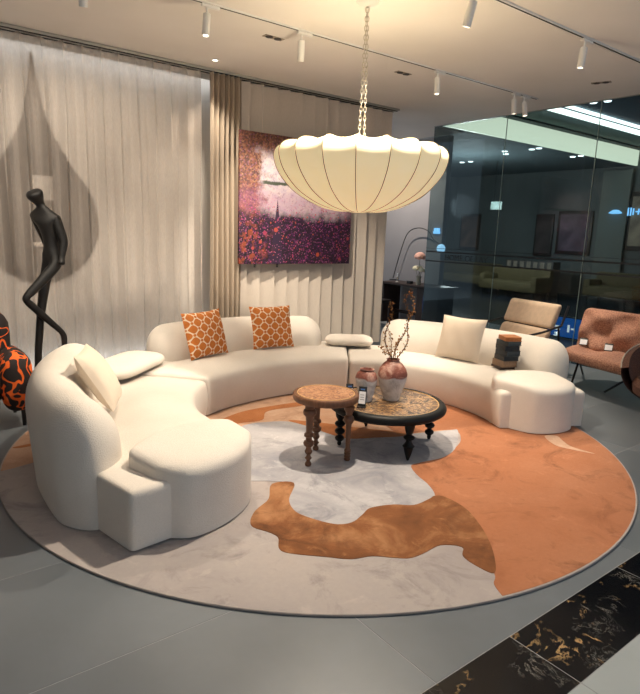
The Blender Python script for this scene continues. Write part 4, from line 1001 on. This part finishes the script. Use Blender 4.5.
for dy in (-.06, 0, .06): bx('crown_point', (0, dy*.8, .045), (.03, .03, .06), M_NEON, cg, .008)
xs = empty('corridor_sign', (14.0, 10.3, 2.5), label='small pale hanging sign in the dark corridor', cat='sign')
bx('sign_panel', (0, 0, 0), (.04, .36, .22), simple('pale_sign', srgb(150, 170, 165), .5, .2, 6, emit=(.5, .6, .58), es=.4), xs, .01)
bx('hanger', (0, -.1, .65), (.015, .015, 1.08), M_BLACK, xs, 0); bx('hanger', (0, .1, .65), (.015, .015, 1.08), M_BLACK, xs, 0)
wl = empty('tube_lamp', (16.9, 8.62, 1.02), label='short white vertical tube lamp glowing across the corridor', cat='lamp')
bx('tube', (0, 0, .20), (.04, .05, .36), simple('cold_tube', (1, 1, 1), .4, 0, emit=(.8, .95, 1), es=5), wl, .01); bx('cap', (0, 0, .40), (.05, .10, .03), M_LABEL, wl, .004)
bs = empty('blue_light_box', (9.0, 5.05, 0), label='blue illuminated floor sign with white strokes behind the beige chair', cat='sign')
bx('case', (.04, 0, .20), (.06, .66, .36), M_BLACK, bs, .006)
bx('face', (.005, 0, .20), (.02, .62, .32), simple('blue_backlight', srgb(20, 70, 160), .4, .05, emit=(.02, .13, .48), es=.9), bs, .003)
M_WLET = simple('white_backlight', (1, 1, 1), .4, 0, emit=(1, 1, 1), es=1.3)
for y_, z_, w_, h_ in ((.14, .205, .11, .025), (.14, .155, .11, .025), (.15, .09, .05, .03), (.12, .08, .03, .06), (.16, .05, .06, .02), (-.06, .19, .035, .12), (-.13, .19, .05, .025)): bx('stroke', (-.008, y_, z_), (.008, w_, h_), M_WLET, bs, 0)
M_OLIVE = simple('mustard_upholstery', srgb(96, 84, 54), .8, .15, 6)
def bench(label, x, y, w):
    e = empty('corridor_sofa', (x, y, 0), label=label, cat='sofa', group='mustard sofas across the corridor')
    bx('seat', (0, 0, .30), (.8, w, .28), M_OLIVE, e, .06); bx('backrest', (.36, 0, .55), (.2, w, .5), M_OLIVE, e, .07)
    for s_ in (-1, 1): bx('arm', (0, s_*(w/2-.1), .45), (.8, .2, .3), M_OLIVE, e, .06)
    for a in (-1, 1):
        for b in (-1, 1): bx('foot', (a*.33, b*(w/2-.12), .08), (.05, .05, .16), M_BLACK, e, 0)
bench('long mustard sofa across the corridor near the arc lamp', 15.6, 12.6, 2.6)
bench('mustard sofa across the corridor right of the first glass joint', 14.6, 9.9, 1.9)
bench('mustard sofa at the right far end of the corridor', 15.8, 7.4, 1.8)
def counter(label, x, y, w, h):
    e = empty('display_plinth', (x, y, 0), label=label, cat='plinth', group='slatted plinths in the corridor')
    bx('body', (0, 0, h/2), (.4, w, h), simple('plinth_grey', srgb(70, 66, 64), .6), e, .01)
    for k in range(7): bx('slat', (-.21, -w/2+w*(k+.5)/7, h/2), (.02, w/12, h*.94), simple('plinth_slat', srgb(140, 126, 112), .6), e, .004)
counter('pale slatted plinth in the corridor below the middle picture', 15.9, 10.2, 1.6, .98)
CDL = ['left one of the near pair under the lit cove', 'right one of the near pair under the lit cove', 'left one of the far pair under the lit cove', 'right one of the far pair under the lit cove',
       'right one of the pair closest to the first glass joint', 'left one of the pair closest to the first glass joint', 'left one of the pair in the navy recess', 'right one of the pair in the navy recess',
       'right one of the pair beside the pendant lamp', 'left one of the pair beside the pendant lamp']
for k, (x, y, z_) in enumerate(((12.6, 8.42, 3.69), (12.55, 8.2, 3.69), (14.3, 8.36, 3.69), (14.25, 8.12, 3.69), (12.5, 9.1, 3.69), (12.9, 9.35, 3.69), (11.1, 6.2, 4.18), (11.15, 5.95, 4.18), (13.6, 11.0, 3.69), (13.6, 11.3, 3.69))):
    e = empty('corridor_downlight', (x, y, z_), label='white corridor downlight, '+CDL[k], cat='downlight', group='corridor ceiling downlights')
    bm = bmesh.new(); lathe(bm, [(0, -.012), (.06, -.012), (.07, 0), (0, 0)], 16, cap=False); obj('lens', bm, simple('cold_lens', (1, 1, 1), .4, 0, emit=(.85, .95, 1), es=8), e)
l = bpy.data.lights.new('corridor_fill', 'POINT'); l.energy = 420; l.color = (.9, .95, 1); l.shadow_soft_size = .3  # added fill light without a fixture, brightens the dim corridor facade
o = bpy.data.objects.new('corridor_fill', l); COL.objects.link(o); o.location = (12.4, 10.2, 2.4)
